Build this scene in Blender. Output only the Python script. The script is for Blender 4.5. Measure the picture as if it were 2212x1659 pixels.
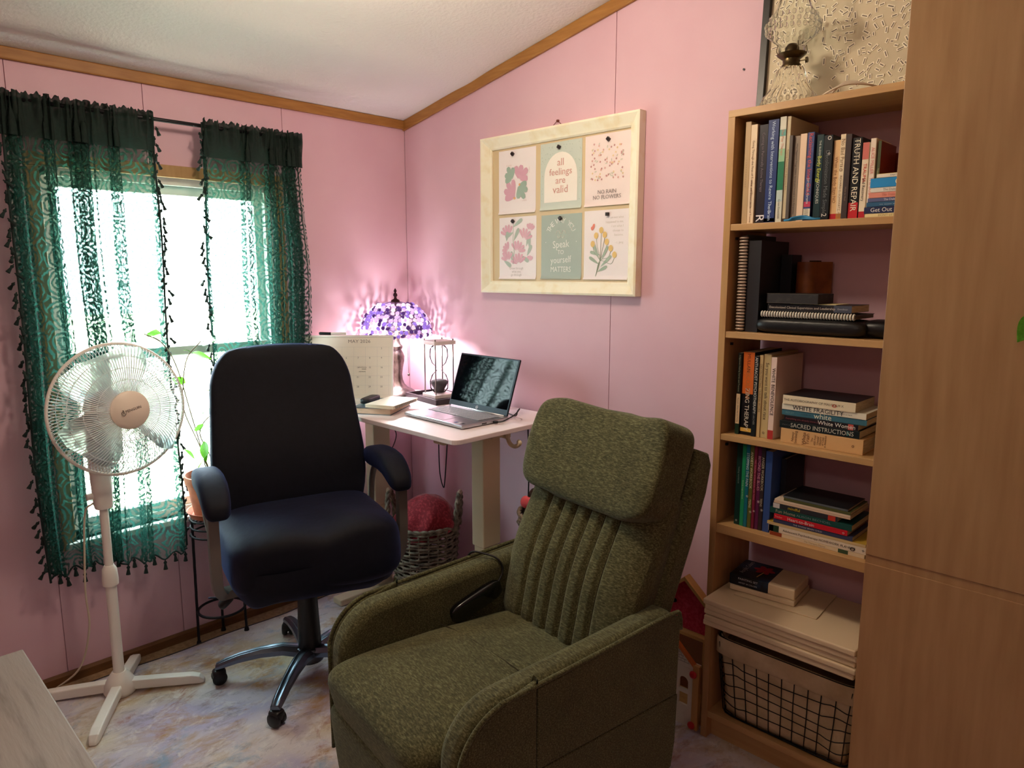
import bpy, bmesh, math, random
from mathutils import Vector, Matrix, Euler

for o in list(bpy.data.objects):
    bpy.data.objects.remove(o)
scene = bpy.context.scene
COL = scene.collection
R = math.radians
rnd = random.Random(7)

# ------------------------------------------------------------------ camera
# world: room corner at the origin, picture wall on y = 0, window wall on x = 0, z up, metres
CAM = Vector((2.97, -2.256, 1.557))
yaw, pitch, roll = R(44.445), R(9.013), R(0.031)
fw = Vector((-math.sin(yaw) * math.cos(pitch), math.cos(yaw) * math.cos(pitch), -math.sin(pitch)))
rt = Vector((math.cos(yaw), math.sin(yaw), 0))
up = rt.cross(fw)
cam_data = bpy.data.cameras.new('camera')
cam_data.sensor_fit = 'HORIZONTAL'
cam_data.sensor_width = 36.0
cam_data.lens = 1521.0 / 2212.0 * 36.0
cam_data.clip_start = 0.02
cam = bpy.data.objects.new('camera', cam_data)
COL.objects.link(cam)
m = Matrix((rt, up, -fw)).transposed().to_4x4()
m.translation = CAM
cam.matrix_world = m
scene.camera = cam

# ------------------------------------------------------------------ light
vs = scene.view_settings
vs.view_transform = 'Standard'
vs.look = 'None'
vs.gamma = 1.0
vs.use_curve_mapping = False
vs.exposure = -0.12

world = bpy.data.worlds.new('World')
scene.world = world
world.use_nodes = True
wn = world.node_tree
bg = wn.nodes['Background']
bg.inputs['Color'].default_value = (0.80, 0.92, 1.0, 1)
bg.inputs['Strength'].default_value = 30.0


def lamp_light(name, kind, loc, energy, color, size=0.1, rot=None):
    d = bpy.data.lights.new(name, kind)
    d.energy = energy
    d.color = color
    if kind == 'AREA':
        d.shape = 'DISK'
        d.size = size
    elif kind == 'SPOT':
        d.shadow_soft_size = size
    else:
        d.shadow_soft_size = size
    o = bpy.data.objects.new(name, d)
    o.location = loc
    if rot:
        o.rotation_euler = rot
    COL.objects.link(o)
    return o


# ceiling light just above the view, and a fill light added behind the camera
lamp_light('ceiling_light_glow', 'POINT', (1.46, -1.08, 2.405), 35, (1.0, 0.82, 0.62), 0.10)
lamp_light('rear_fill_light', 'POINT', (2.7, -3.5, 2.56), 13, (1.0, 0.84, 0.66), 0.12)
# the sun stands over the roof: it lights the ground outside the window, not the room
sun = lamp_light('sun', 'SUN', (0, 0, 6), 420, (1.0, 0.97, 0.9), 0.01, (0, R(32), 0))
sun.data.angle = R(0.5)


# ------------------------------------------------------------------ colours and materials
def lin(c):
    out = []
    for v in c:
        v = v / 255.0
        out.append(v / 12.92 if v <= 0.04045 else ((v + 0.055) / 1.055) ** 2.4)
    return (out[0], out[1], out[2], 1.0)


MATS = {}


def nd(t, kind, **kw):
    n = t.nodes.new(kind)
    for k, v in kw.items():
        setattr(n, k, v)
    return n


def mat(name, rgb, rough=0.6, metal=0.0, var=None, bump=None, sheen=0.0, spec=0.5, coat=0.0, trans=0.0,
        stretch=(1, 1, 1), emit=None, ior=1.45, sheen_rgb=None):
    """one principled material; var = (noise scale, second colour, detail, lo, hi); bump = (scale, strength, distance)"""
    if name in MATS:
        return MATS[name]
    mt = bpy.data.materials.new(name)
    mt.use_nodes = True
    t = mt.node_tree
    b = t.nodes['Principled BSDF']
    b.inputs['Base Color'].default_value = lin(rgb)
    b.inputs['Roughness'].default_value = rough
    b.inputs['Metallic'].default_value = metal
    b.inputs['Specular IOR Level'].default_value = spec
    b.inputs['Coat Weight'].default_value = coat
    b.inputs['Transmission Weight'].default_value = trans
    b.inputs['IOR'].default_value = ior
    b.inputs['Sheen Weight'].default_value = sheen
    if sheen_rgb:
        b.inputs['Sheen Tint'].default_value = lin(sheen_rgb)
    if emit:
        b.inputs['Emission Color'].default_value = lin(emit[0])
        b.inputs['Emission Strength'].default_value = emit[1]
    if var or bump:
        tc = nd(t, 'ShaderNodeTexCoord')
        mp = nd(t, 'ShaderNodeMapping')
        mp.inputs['Scale'].default_value = stretch
        t.links.new(tc.outputs['Object'], mp.inputs['Vector'])
    if var:
        nz = nd(t, 'ShaderNodeTexNoise')
        nz.inputs['Scale'].default_value = var[0]
        nz.inputs['Detail'].default_value = var[2]
        t.links.new(mp.outputs['Vector'], nz.inputs['Vector'])
        rp = nd(t, 'ShaderNodeValToRGB')
        rp.color_ramp.elements[0].position = var[3]
        rp.color_ramp.elements[1].position = var[4]
        rp.color_ramp.elements[0].color = lin(rgb)
        rp.color_ramp.elements[1].color = lin(var[1])
        t.links.new(nz.outputs['Fac'], rp.inputs['Fac'])
        t.links.new(rp.outputs['Color'], b.inputs['Base Color'])
    if bump:
        n2 = nd(t, 'ShaderNodeTexNoise')
        n2.inputs['Scale'].default_value = bump[0]
        n2.inputs['Detail'].default_value = 4
        t.links.new(mp.outputs['Vector'], n2.inputs['Vector'])
        bp = nd(t, 'ShaderNodeBump')
        bp.inputs['Strength'].default_value = bump[1]
        bp.inputs['Distance'].default_value = bump[2] if len(bump) > 2 else 0.01
        t.links.new(n2.outputs['Fac'], bp.inputs['Height'])
        t.links.new(bp.outputs['Normal'], b.inputs['Normal'])
    MATS[name] = mt
    return mt


def flat(rgb, rough=0.55):
    return mat('print_%d_%d_%d_%d' % (rgb[0], rgb[1], rgb[2], int(rough * 100)), rgb, rough)


# ------------------------------------------------------------------ mesh helpers
class MB:
    """collects shapes; build() links them as ONE mesh object"""

    def __init__(self):
        self.v = []
        self.f = []

    def add(self, vs_, fs_, M=None):
        n = len(self.v)
        for p in vs_:
            self.v.append(tuple(M @ Vector(p)) if M is not None else tuple(p))
        for f in fs_:
            self.f.append(tuple(i + n for i in f))
        return self

    def box(self, x0, x1, y0, y1, z0, z1, M=None):
        return self.add([(x0, y0, z0), (x1, y0, z0), (x1, y1, z0), (x0, y1, z0),
                         (x0, y0, z1), (x1, y0, z1), (x1, y1, z1), (x0, y1, z1)],
                        [(3, 2, 1, 0), (4, 5, 6, 7), (0, 1, 5, 4), (1, 2, 6, 5), (2, 3, 7, 6), (3, 0, 4, 7)], M)

    def hexa(self, p):
        return self.add(p, [(3, 2, 1, 0), (4, 5, 6, 7), (0, 1, 5, 4), (1, 2, 6, 5), (2, 3, 7, 6), (3, 0, 4, 7)])

    def prism(self, poly, axis, a, b, M=None):
        """poly of 2d points extruded along an axis from a to b"""
        def P(u, w, t):
            return {'x': (t, u, w), 'y': (u, t, w), 'z': (u, w, t)}[axis]
        n = len(poly)
        vs_ = [P(u, w, a) for u, w in poly] + [P(u, w, b) for u, w in poly]
        fs_ = [tuple(range(n))[::-1], tuple(range(n, 2 * n))]
        for i in range(n):
            j = (i + 1) % n
            fs_.append((i, j, n + j, n + i))
        return self.add(vs_, fs_, M)

    def loft(self, rings, cap=True, closed=False, M=None):
        n = len(rings[0])
        vs_ = [p for r in rings for p in r]
        fs_ = []
        k = len(rings)
        for i in range(k if closed else k - 1):
            a, b = i * n, ((i + 1) % k) * n
            for j in range(n):
                q = (j + 1) % n
                fs_.append((a + j, a + q, b + q, b + j))
        if cap and not closed:
            fs_.append(tuple(range(n))[::-1])
            fs_.append(tuple(range((k - 1) * n, k * n)))
        return self.add(vs_, fs_, M)

    def tube(self, path, r, n=8, closed=False, M=None):
        path = [Vector(p) for p in path]
        k = len(path)
        rings = []
        prev = None
        for i, p in enumerate(path):
            if closed:
                d = path[(i + 1) % k] - path[i - 1]
            else:
                d = path[min(i + 1, k - 1)] - path[max(i - 1, 0)]
            if d.length < 1e-9:
                d = Vector((0, 0, 1))
            d.normalize()
            if prev is None:
                a = Vector((0, 0, 1)) if abs(d.z) < 0.9 else Vector((1, 0, 0))
                u = d.cross(a).normalized()
            else:
                u = (prev - d * prev.dot(d))
                if u.length < 1e-6:
                    u = d.orthogonal()
                u.normalize()
            prev = u
            w = d.cross(u)
            rr = r[i] if isinstance(r, (list, tuple)) else r
            rings.append([p + (u * math.cos(2 * math.pi * j / n) + w * math.sin(2 * math.pi * j / n)) * rr for j in range(n)])
        return self.loft(rings, cap=not closed, closed=closed, M=M)

    def lathe(self, prof, n=24, M=None, cx=0.0, cy=0.0):
        """prof: list of (radius, z)"""
        rings = [[(cx + r * math.cos(2 * math.pi * j / n), cy + r * math.sin(2 * math.pi * j / n), z) for j in range(n)] for r, z in prof]
        return self.loft(rings, cap=True, M=M)

    def sup(self, w, d, h, e1=0.35, e2=0.35, nu=32, nv=16, M=None, fn=None):
        """super-ellipsoid cushion of full size w x d x h"""
        def sp(x, e):
            return math.copysign(abs(x) ** e, x)
        rings = []
        for i in range(1, nv):
            a = -math.pi / 2 + math.pi * i / nv
            ring = []
            for j in range(nu):
                b = 2 * math.pi * j / nu
                p = Vector((w / 2 * sp(math.cos(a), e1) * sp(math.cos(b), e2), d / 2 * sp(math.cos(a), e1) * sp(math.sin(b), e2), h / 2 * sp(math.sin(a), e1)))
                if fn:
                    p = Vector(fn(p))
                ring.append(p)
            rings.append(ring)
        n0 = len(self.v)
        self.loft(rings, cap=False, M=M)
        bot = Vector((0, 0, -h / 2))
        top = Vector((0, 0, h / 2))
        if fn:
            bot, top = Vector(fn(bot)), Vector(fn(top))
        if M is not None:
            bot, top = M @ bot, M @ top
        b_i = len(self.v)
        self.v.append(tuple(bot))
        self.v.append(tuple(top))
        k = len(rings)
        for j in range(nu):
            q = (j + 1) % nu
            self.f.append((n0 + q, n0 + j, b_i))
            self.f.append((n0 + (k - 1) * nu + j, n0 + (k - 1) * nu + q, b_i + 1))
        return self

    def text(self, txt, size, M, align='CENTER', sx=1.0):
        """flat lettering lying in the local xy plane of M"""
        cu = bpy.data.curves.new('t', 'FONT')
        cu.body = txt
        cu.size = size
        cu.align_x = align
        cu.align_y = 'CENTER'
        cu.resolution_u = 2
        ob = bpy.data.objects.new('t', cu)
        me = bpy.data.meshes.new_from_object(ob)
        S = M @ Matrix.Diagonal((sx, 1, 1, 1))
        self.add([v.co for v in me.vertices], [tuple(p.vertices) for p in me.polygons], S)
        bpy.data.objects.remove(ob)
        bpy.data.curves.remove(cu)
        bpy.data.meshes.remove(me)
        return self

    def mesh(self, name, smooth=None):
        me = bpy.data.meshes.new(name)
        me.from_pydata(self.v, [], self.f)
        me.update()
        if smooth is not None:
            me.polygons.foreach_set('use_smooth', [True] * len(me.polygons))
            if smooth < 180:
                me.set_sharp_from_angle(angle=R(smooth))
        return me

    def build(self, name, material, parent=None, smooth=None, bevel=0.0, seg=2, sub=0, kind=None):
        me = self.mesh(name, smooth)
        if isinstance(material, (list, tuple)):
            for mm in material:
                me.materials.append(mm)
        elif material is not None:
            me.materials.append(material)
        o = bpy.data.objects.new(name, me)
        COL.objects.link(o)
        if bevel:
            md = o.modifiers.new('bevel', 'BEVEL')
            md.width = bevel
            md.segments = seg
            md.limit_method = 'ANGLE'
            md.angle_limit = R(40)
        if sub:
            ms = o.modifiers.new('subdivision', 'SUBSURF')
            ms.levels = sub
            ms.render_levels = sub
        if parent is not None:
            o.parent = parent
        if kind:
            o['kind'] = kind
        return o


def thing(name, label, cat, loc=(0, 0, 0), rot=(0, 0, 0), group=None):
    o = bpy.data.objects.new(name, None)
    o.empty_display_size = 0.05
    COL.objects.link(o)
    o.location = loc
    o.rotation_euler = rot
    o['label'] = label
    o['category'] = cat
    if group:
        o['group'] = group
    return o


def tag(o, label, cat, group=None):
    o['label'] = label
    o['category'] = cat
    if group:
        o['group'] = group
    return o


def struct(o):
    o['kind'] = 'structure'
    return o


def share(o, parent, loc=(0, 0, 0), rot=(0, 0, 0), scale=(1, 1, 1), material=None):
    """a copy of a part that shares its mesh"""
    c = o.copy()
    COL.objects.link(c)
    c.parent = parent
    c.location = loc
    c.rotation_euler = rot
    c.scale = scale
    if material is not None:
        c.material_slots[0].link = 'OBJECT'
        c.material_slots[0].material = material
    return c


def T(x=0, y=0, z=0):
    return Matrix.Translation((x, y, z))


def RX(a):
    return Matrix.Rotation(R(a), 4, 'X')


def RY(a):
    return Matrix.Rotation(R(a), 4, 'Y')


def RZ(a):
    return Matrix.Rotation(R(a), 4, 'Z')


def smoothstep(a, b, x):
    t = max(0.0, min(1.0, (x - a) / (b - a)))
    return t * t * (3 - 2 * t)


def bez(pts, n=24):
    """Catmull-Rom through the points"""
    P = [Vector(p) for p in pts]
    P = [P[0] * 2 - P[1]] + P + [P[-1] * 2 - P[-2]]
    out = []
    for i in range(1, len(P) - 2):
        for k in range(n):
            t = k / n
            a, b, c, d = P[i - 1], P[i], P[i + 1], P[i + 2]
            out.append(0.5 * ((2 * b) + (c - a) * t + (2 * a - 5 * b + 4 * c - d) * t * t + (3 * b - a - 3 * c + d) * t ** 3))
    out.append(P[-2])
    return out


# ------------------------------------------------------------------ shared materials
PINK = mat('pink_wall_paint', (220, 181, 194), 0.62, var=(3.0, (215, 174, 188), 3, 0.35, 0.65), bump=(260, 0.06, 0.002))
TRIM = mat('stained_trim_wood', (172, 122, 62), 0.5, var=(9, (150, 100, 46), 5, 0.3, 0.7), stretch=(1, 1, 8))
CEIL = mat('ceiling_texture', (240, 238, 234), 0.85, bump=(75, 0.35, 0.006))
OAKV = mat('oak_laminate_upright', (192, 150, 100), 0.42, var=(14, (176, 132, 84), 8, 0.3, 0.75), stretch=(3, 3, 0.25), bump=(160, 0.05, 0.002))
OAKH = mat('oak_laminate_level', (196, 156, 106), 0.42, var=(14, (178, 136, 88), 8, 0.3, 0.75), stretch=(0.25, 3, 3), bump=(160, 0.05, 0.002))
WHITEP = mat('white_painted_wood', (236, 234, 228), 0.45)
BLACKM = mat('black_satin_metal', (22, 22, 26), 0.4, 0.3)
BLACKP = mat('black_plastic', (18, 18, 20), 0.38)
CORD = mat('black_cord', (14, 14, 16), 0.5)
CREAMP = mat('cream_plastic', (226, 214, 196), 0.42)

# ================================================================== THE ROOM
RX1, RY1 = 4.9, -4.9          # far ends of the room, behind the photographer


def ceil_z(x):
    return 2.303 + 0.193 * x


# ---- floor: beige carpet
CARPET = mat('beige_carpet', (176, 144, 108), 0.95, var=(60, (140, 110, 78), 6, 0.3, 0.7), bump=(420, 0.5, 0.004))
b = MB().box(-0.1, RX1 + 0.1, RY1 - 0.1, 0.1, -0.12, 0.0)
struct(b.build('floor', CARPET))

# ---- lawn outside the window
LAWN = mat('lawn_grass', (150, 150, 132), 0.95, var=(2.5, (166, 164, 146), 6, 0.35, 0.65))
b = MB().add([(-40, -40, -0.7), (-0.13, -40, -0.7), (-0.13, 40, -0.7), (-40, 40, -0.7)], [(0, 1, 2, 3)])
struct(b.build('ground', LAWN))

# ---- window wall (x = 0) with its opening, faced with panels that leave a fine groove at each joint
WY0, WY1, WZ0, WZ1 = -1.60, -0.72, 0.55, 1.93
b = MB()
b.box(-0.10, -0.005, RY1 - 0.1, WY0, 0, 2.32)
b.box(-0.10, -0.005, WY1, 0.1, 0, 2.32)
b.box(-0.10, -0.005, WY0, WY1, 0, WZ0)
b.box(-0.10, -0.005, WY0, WY1, WZ1, 2.32)
GROOVE = mat('pink_groove_shade', (192, 150, 164), 0.7)
wall_left = struct(b.build('wall_left', GROOVE))


def left_panel(ya, yb):
    mb = MB()
    ya, yb = ya + 0.0013, yb - 0.0013
    pa, pb = max(ya, WY0), min(yb, WY1)
    if pa >= pb:
        mb.box(-0.006, 0, ya, yb, 0, 2.30)
    else:
        if ya < WY0:
            mb.box(-0.006, 0, ya, WY0, 0, 2.30)
        if yb > WY1:
            mb.box(-0.006, 0, WY1, yb, 0, 2.30)
        mb.box(-0.006, 0, pa, pb, 0, WZ0)
        mb.box(-0.006, 0, pa, pb, WZ1, 2.30)
    mb.build('panel', PINK, wall_left)


for ya, yb in ((RY1, -3.3), (-3.3, -2.5), (-2.5, -1.666), (-1.666, -1.232), (-1.232, -0.664), (-0.664, 0.0)):
    left_panel(ya, yb)

# ---- picture wall (y = 0), its top follows the sloping ceiling
b = MB().prism([(-0.1, 0), (RX1 + 0.1, 0), (RX1 + 0.1, ceil_z(RX1) + 0.02), (-0.1, ceil_z(-0.1) + 0.02)], 'y', 0.005, 0.1)
wall_back = struct(b.build('wall_back', GROOVE))
for xa, xb in ((0.0, 1.30), (1.30, 2.52), (2.52, 3.74), (3.74, RX1)):
    xa2, xb2 = xa + 0.0015, xb - 0.0015
    MB().prism([(xa2, 0), (xb2, 0), (xb2, ceil_z(xb2)), (xa2, ceil_z(xa2))], 'y', 0.0, 0.006).build('panel', PINK, wall_back)
# a small nail left in the wall
nail = MB().lathe([(0.0, 0), (0.0035, 0), (0.0035, 0.006), (0.0, 0.006)], 8, M=T(1.814, 0.002, 2.208) @ RX(90)).build('nail', BLACKM)
tag(nail, 'small dark nail head left in the pink wall above the bookcase', 'nail')

# ---- the two walls behind the photographer
b = MB().box(RX1, RX1 + 0.1, RY1 - 0.1, 0.1, 0, ceil_z(RX1) + 0.05)
struct(b.build('wall_right', PINK))
b = MB().prism([(-0.1, 0), (RX1 + 0.1, 0), (RX1 + 0.1, ceil_z(RX1) + 0.02), (-0.1, ceil_z(-0.1) + 0.02)], 'y', RY1 - 0.1, RY1)
struct(b.build('wall_front', PINK))

# ---- sloping ceiling, sheet with a soft ridge running beside the window wall
xs = [-0.1] + [0.02 * i for i in range(0, 36)] + [0.8, 1.2, 2.0, 3.0, RX1 + 0.1]
ys = [RY1 - 0.1, -3.4, -2.8, -2.2, -1.8, -1.4, -1.0, -0.6, -0.3, 0.1]
b = MB()
vsn = []
for x in xs:
    for y in ys:
        g = 0.017 * math.exp(-((x - 0.19 - 0.03 * math.sin(y * 1.9)) / 0.06) ** 2) * smoothstep(-0.05, -0.7, y)
        g += 0.006 * math.exp(-((x - 0.50) / 0.09) ** 2)
        vsn.append((x, y, ceil_z(x) - g))
ny = len(ys)
b.add(vsn, [(i * ny + j, i * ny + j + 1, (i + 1) * ny + j + 1, (i + 1) * ny + j) for i in range(len(xs) - 1) for j in range(ny - 1)])
b.box(-0.1, RX1 + 0.1, RY1 - 0.1, 0.1, 3.42, 3.46)
struct(b.build('ceiling', CEIL, smooth=180))

# ---- wooden cove strips and baseboards
b = MB().box(0.0, 0.014, RY1, 0.0, 2.262, 2.304)
struct(b.build('trim_1', TRIM, bevel=0.004))
b = MB().prism([(0.0, 2.255), (RX1, 2.255 + 0.193 * RX1), (RX1, ceil_z(RX1)), (0, ceil_z(0))], 'y', -0.014, 0.0)
struct(b.build('trim_2', TRIM, bevel=0.004))
b = MB().prism([(0, 0), (0.012, 0), (0.012, 0.032), (0.006, 0.042), (0, 0.042)], 'y', RY1, 0.0)
DTRIM = mat('shade_darkened_baseboard', (122, 82, 46), 0.55, var=(9, (98, 64, 36), 5, 0.3, 0.7), stretch=(1, 1, 8))  # trim stain, darkened to paint in the weaker light along the floor
struct(b.build('baseboard_left', DTRIM))
b = MB().box(0.0, RX1, -0.012, 0.0, 0, 0.042)
struct(b.build('baseboard_back', DTRIM, bevel=0.004))

# ---- window: casing, two sashes, panes
CASING = mat('tan_window_casing', (178, 142, 92), 0.5, var=(8, (160, 124, 76), 4, 0.3, 0.7), stretch=(1, 6, 1))
VINYL = mat('white_window_vinyl', (214, 226, 220), 0.4)
b = MB()
b.box(0.0, 0.012, WY0 - 0.04, WY1 + 0.04, WZ1 - 0.005, WZ1 + 0.042)
b.box(0.0, 0.012, WY0 - 0.04, WY0 + 0.004, WZ0 - 0.03, WZ1 - 0.005)
b.box(0.0, 0.012, WY1 - 0.004, WY1 + 0.04, WZ0 - 0.03, WZ1 - 0.005)
win = struct(b.build('window_1', CASING, bevel=0.003))
b = MB().box(-0.1, 0.03, WY0 - 0.03, WY1 + 0.03, WZ0 - 0.025, WZ0)
b.build('window_sill', WHITEP, win, bevel=0.004)
b = MB()
for (y0, y1, z0, z1) in ((WY0, WY1, WZ1 - 0.03, WZ1), (WY0, WY0 + 0.03, WZ0, WZ1), (WY1 - 0.03, WY1, WZ0, WZ1), (WY0, WY1, WZ0, WZ0 + 0.03)):
    b.box(-0.09, -0.03, y0, y1, z0, z1)
b.build('window_frame', VINYL, win)
PANE = bpy.data.materials.new('window_glass')
PANE.use_nodes = True
t = PANE.node_tree
t.nodes.clear()
om = nd(t, 'ShaderNodeOutputMaterial')
mx = nd(t, 'ShaderNodeMixShader')
mx.inputs['Fac'].default_value = 0.07
tr = nd(t, 'ShaderNodeBsdfTransparent')
tr.inputs['Color'].default_value = (0.94, 0.98, 0.96, 1)
gl = nd(t, 'ShaderNodeBsdfGlossy')
gl.inputs['Roughness'].default_value = 0.02
t.links.new(tr.outputs[0], mx.inputs[1])
t.links.new(gl.outputs[0], mx.inputs[2])
t.links.new(mx.outputs[0], om.inputs[0])
ZM = 1.235
for (za, zb, xo) in ((ZM - 0.02, WZ1 - 0.03, -0.075), (WZ0 + 0.03, ZM + 0.02, -0.055)):
    b = MB()
    ya, yb = WY0 + 0.03, WY1 - 0.03
    w = 0.035
    b.box(xo - 0.012, xo + 0.012, ya, yb, za, za + w)
    b.box(xo - 0.012, xo + 0.012, ya, yb, zb - w, zb)
    b.box(xo - 0.012, xo + 0.012, ya, ya + w, za + w, zb - w)
    b.box(xo - 0.012, xo + 0.012, yb - w, yb, za + w, zb - w)
    sash = b.build('window_sash', VINYL, win, bevel=0.002)
    MB().box(xo - 0.002, xo + 0.002, ya + w, yb - w, za + w, zb - w).build('pane', PANE, sash)
portal = bpy.data.lights.new('window_portal', 'AREA')
portal.shape = 'RECTANGLE'
portal.size = WZ1 - WZ0
portal.size_y = WY1 - WY0
portal.cycles.is_portal = True
po = bpy.data.objects.new('window_portal', portal)
po.location = (-0.11, (WY0 + WY1) / 2, (WZ0 + WZ1) / 2)
po.rotation_euler = (0, R(-90), 0)
COL.objects.link(po)

# ---- ceiling light fixture just above the picture; the rear one is added for fill
for fx_x, fx_y, fx_l in ((1.46, -1.08, 'round brass ceiling lamp above the recliner'), (2.7, -3.5, 'round brass ceiling lamp added in the unseen rear of the room for fill light')):
  fx = thing('ceiling_lamp', fx_l, 'ceiling lamp', (fx_x, fx_y, ceil_z(fx_x) - 0.03), (0, R(-10.9), 0))
  MB().lathe([(0.0, 0.028), (0.16, 0.028), (0.165, 0.0), (0.15, -0.012), (0.0, -0.012)], 32).build('rim', mat('aged_brass', (150, 112, 60), 0.35, 1.0), fx, smooth=40)
  MB().lathe([(0.008, -0.012), (0.02, -0.012), (0.02, -0.10), (0.0, -0.10)], 16).build('socket', WHITEP, fx, smooth=40)

# ================================================================== RUG
def rug_material():
    mt = bpy.data.materials.new('distressed_rug')
    mt.use_nodes = True
    t = mt.node_tree
    bs = t.nodes['Principled BSDF']
    bs.inputs['Roughness'].default_value = 0.95
    bs.inputs['Sheen Weight'].default_value = 0.3
    tc = nd(t, 'ShaderNodeTexCoord')
    prev = None

    def noise(scale, detail, stretch, off, lo, hi, rough=0.6):
        mp = nd(t, 'ShaderNodeMapping')
        mp.inputs['Scale'].default_value = stretch
        mp.inputs['Location'].default_value = off
        mp.inputs['Rotation'].default_value = (0, 0, R(24))
        t.links.new(tc.outputs['Object'], mp.inputs['Vector'])
        n = nd(t, 'ShaderNodeTexNoise')
        n.inputs['Scale'].default_value = scale
        n.inputs['Detail'].default_value = detail
        n.inputs['Roughness'].default_value = rough
        n.inputs['Distortion'].default_value = 0.6
        t.links.new(mp.outputs['Vector'], n.inputs['Vector'])
        r = nd(t, 'ShaderNodeMapRange')
        r.inputs['From Min'].default_value = lo
        r.inputs['From Max'].default_value = hi
        r.clamp = True
        t.links.new(n.outputs['Fac'], r.inputs['Value'])
        return r.outputs['Result']

    def layer(prev, fac, col):
        mx_ = nd(t, 'ShaderNodeMix', data_type='RGBA')
        if prev is None:
            mx_.inputs[6].default_value = lin((214, 204, 206))
        else:
            t.links.new(prev, mx_.inputs[6])
        mx_.inputs[7].default_value = lin(col)
        t.links.new(fac, mx_.inputs[0])
        return mx_.outputs[2]

    c = layer(None, noise(2.2, 3, (1, 1, 1), (0, 0, 0), 0.45, 0.62), (184, 176, 204))
    c = layer(c, noise(2.0, 4, (1, 1, 1), (5, 3, 0), 0.50, 0.64), (206, 188, 160))
    c = layer(c, noise(6, 8, (1, 0.6, 1), (2, 9, 0), 0.49, 0.64, 0.68), (178, 138, 84))
    c = layer(c, noise(5, 8, (1, 0.7, 1), (7, 1, 0), 0.57, 0.70, 0.68), (136, 164, 192))
    c = layer(c, noise(8, 9, (1, 0.6, 1), (1, 6, 0), 0.56, 0.70, 0.74), (160, 100, 78))
    c = layer(c, noise(16, 9, (1, 0.45, 1), (4, 4, 0), 0.53, 0.72, 0.8), (112, 98, 108))
    c = layer(c, noise(22, 7, (1, 0.6, 1), (8, 8, 0), 0.52, 0.74, 0.72), (230, 224, 222))
    t.links.new(c, bs.inputs['Base Color'])
    n2 = nd(t, 'ShaderNodeTexNoise')
    n2.inputs['Scale'].default_value = 500
    t.links.new(tc.outputs['Object'], n2.inputs['Vector'])
    bp = nd(t, 'ShaderNodeBump')
    bp.inputs['Strength'].default_value = 0.4
    bp.inputs['Distance'].default_value = 0.003
    t.links.new(n2.outputs['Fac'], bp.inputs['Height'])
    t.links.new(bp.outputs['Normal'], bs.inputs['Normal'])
    return mt


RUG = rug_material()
edge = []
# wavy edge along the window wall, then around the room
for i in range(46):
    y = -2.9 + i * (2.72 / 45)
    x = 0.098 + 0.012 * math.sin(y * 5.2) + 0.006 * math.sin(y * 13)
    if y > -1.35:
        x -= 0.012 * smoothstep(-1.35, -0.9, y)
    edge.append((x, y))
edge += [(0.4 + 0.1 * i, -0.18 + 0.006 * math.sin(i)) for i in range(0, 30)]
edge += [(3.32, -0.6), (3.34, -1.6), (3.30, -2.92), (2.0, -2.93), (1.0, -2.92)]
b = MB()
n = len(edge)
top = [(x, y, 0.009) for x, y in edge]
bot = [(x, y, 0.0005) for x, y in edge]
b.add(top + bot, [tuple(range(n))[::-1], tuple(range(n, 2 * n))] + [(i, (i + 1) % n, n + (i + 1) % n, n + i) for i in range(n)])
rug = b.build('area_rug', RUG)
bm = bmesh.new()
bm.from_mesh(rug.data)
bmesh.ops.recalc_face_normals(bm, faces=bm.faces)
bm.to_mesh(rug.data)
bm.free()
tag(rug, 'pale distressed area rug with lavender blue ochre and rust patches', 'rug')
BIND = mat('dark_rug_binding', (38, 36, 44), 0.9, var=(300, (80, 76, 78), 3, 0.4, 0.6))
MB().tube([(x, y, 0.005) for x, y in edge], 0.0062, 6, closed=True).build('binding', BIND, rug, smooth=180)

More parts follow.
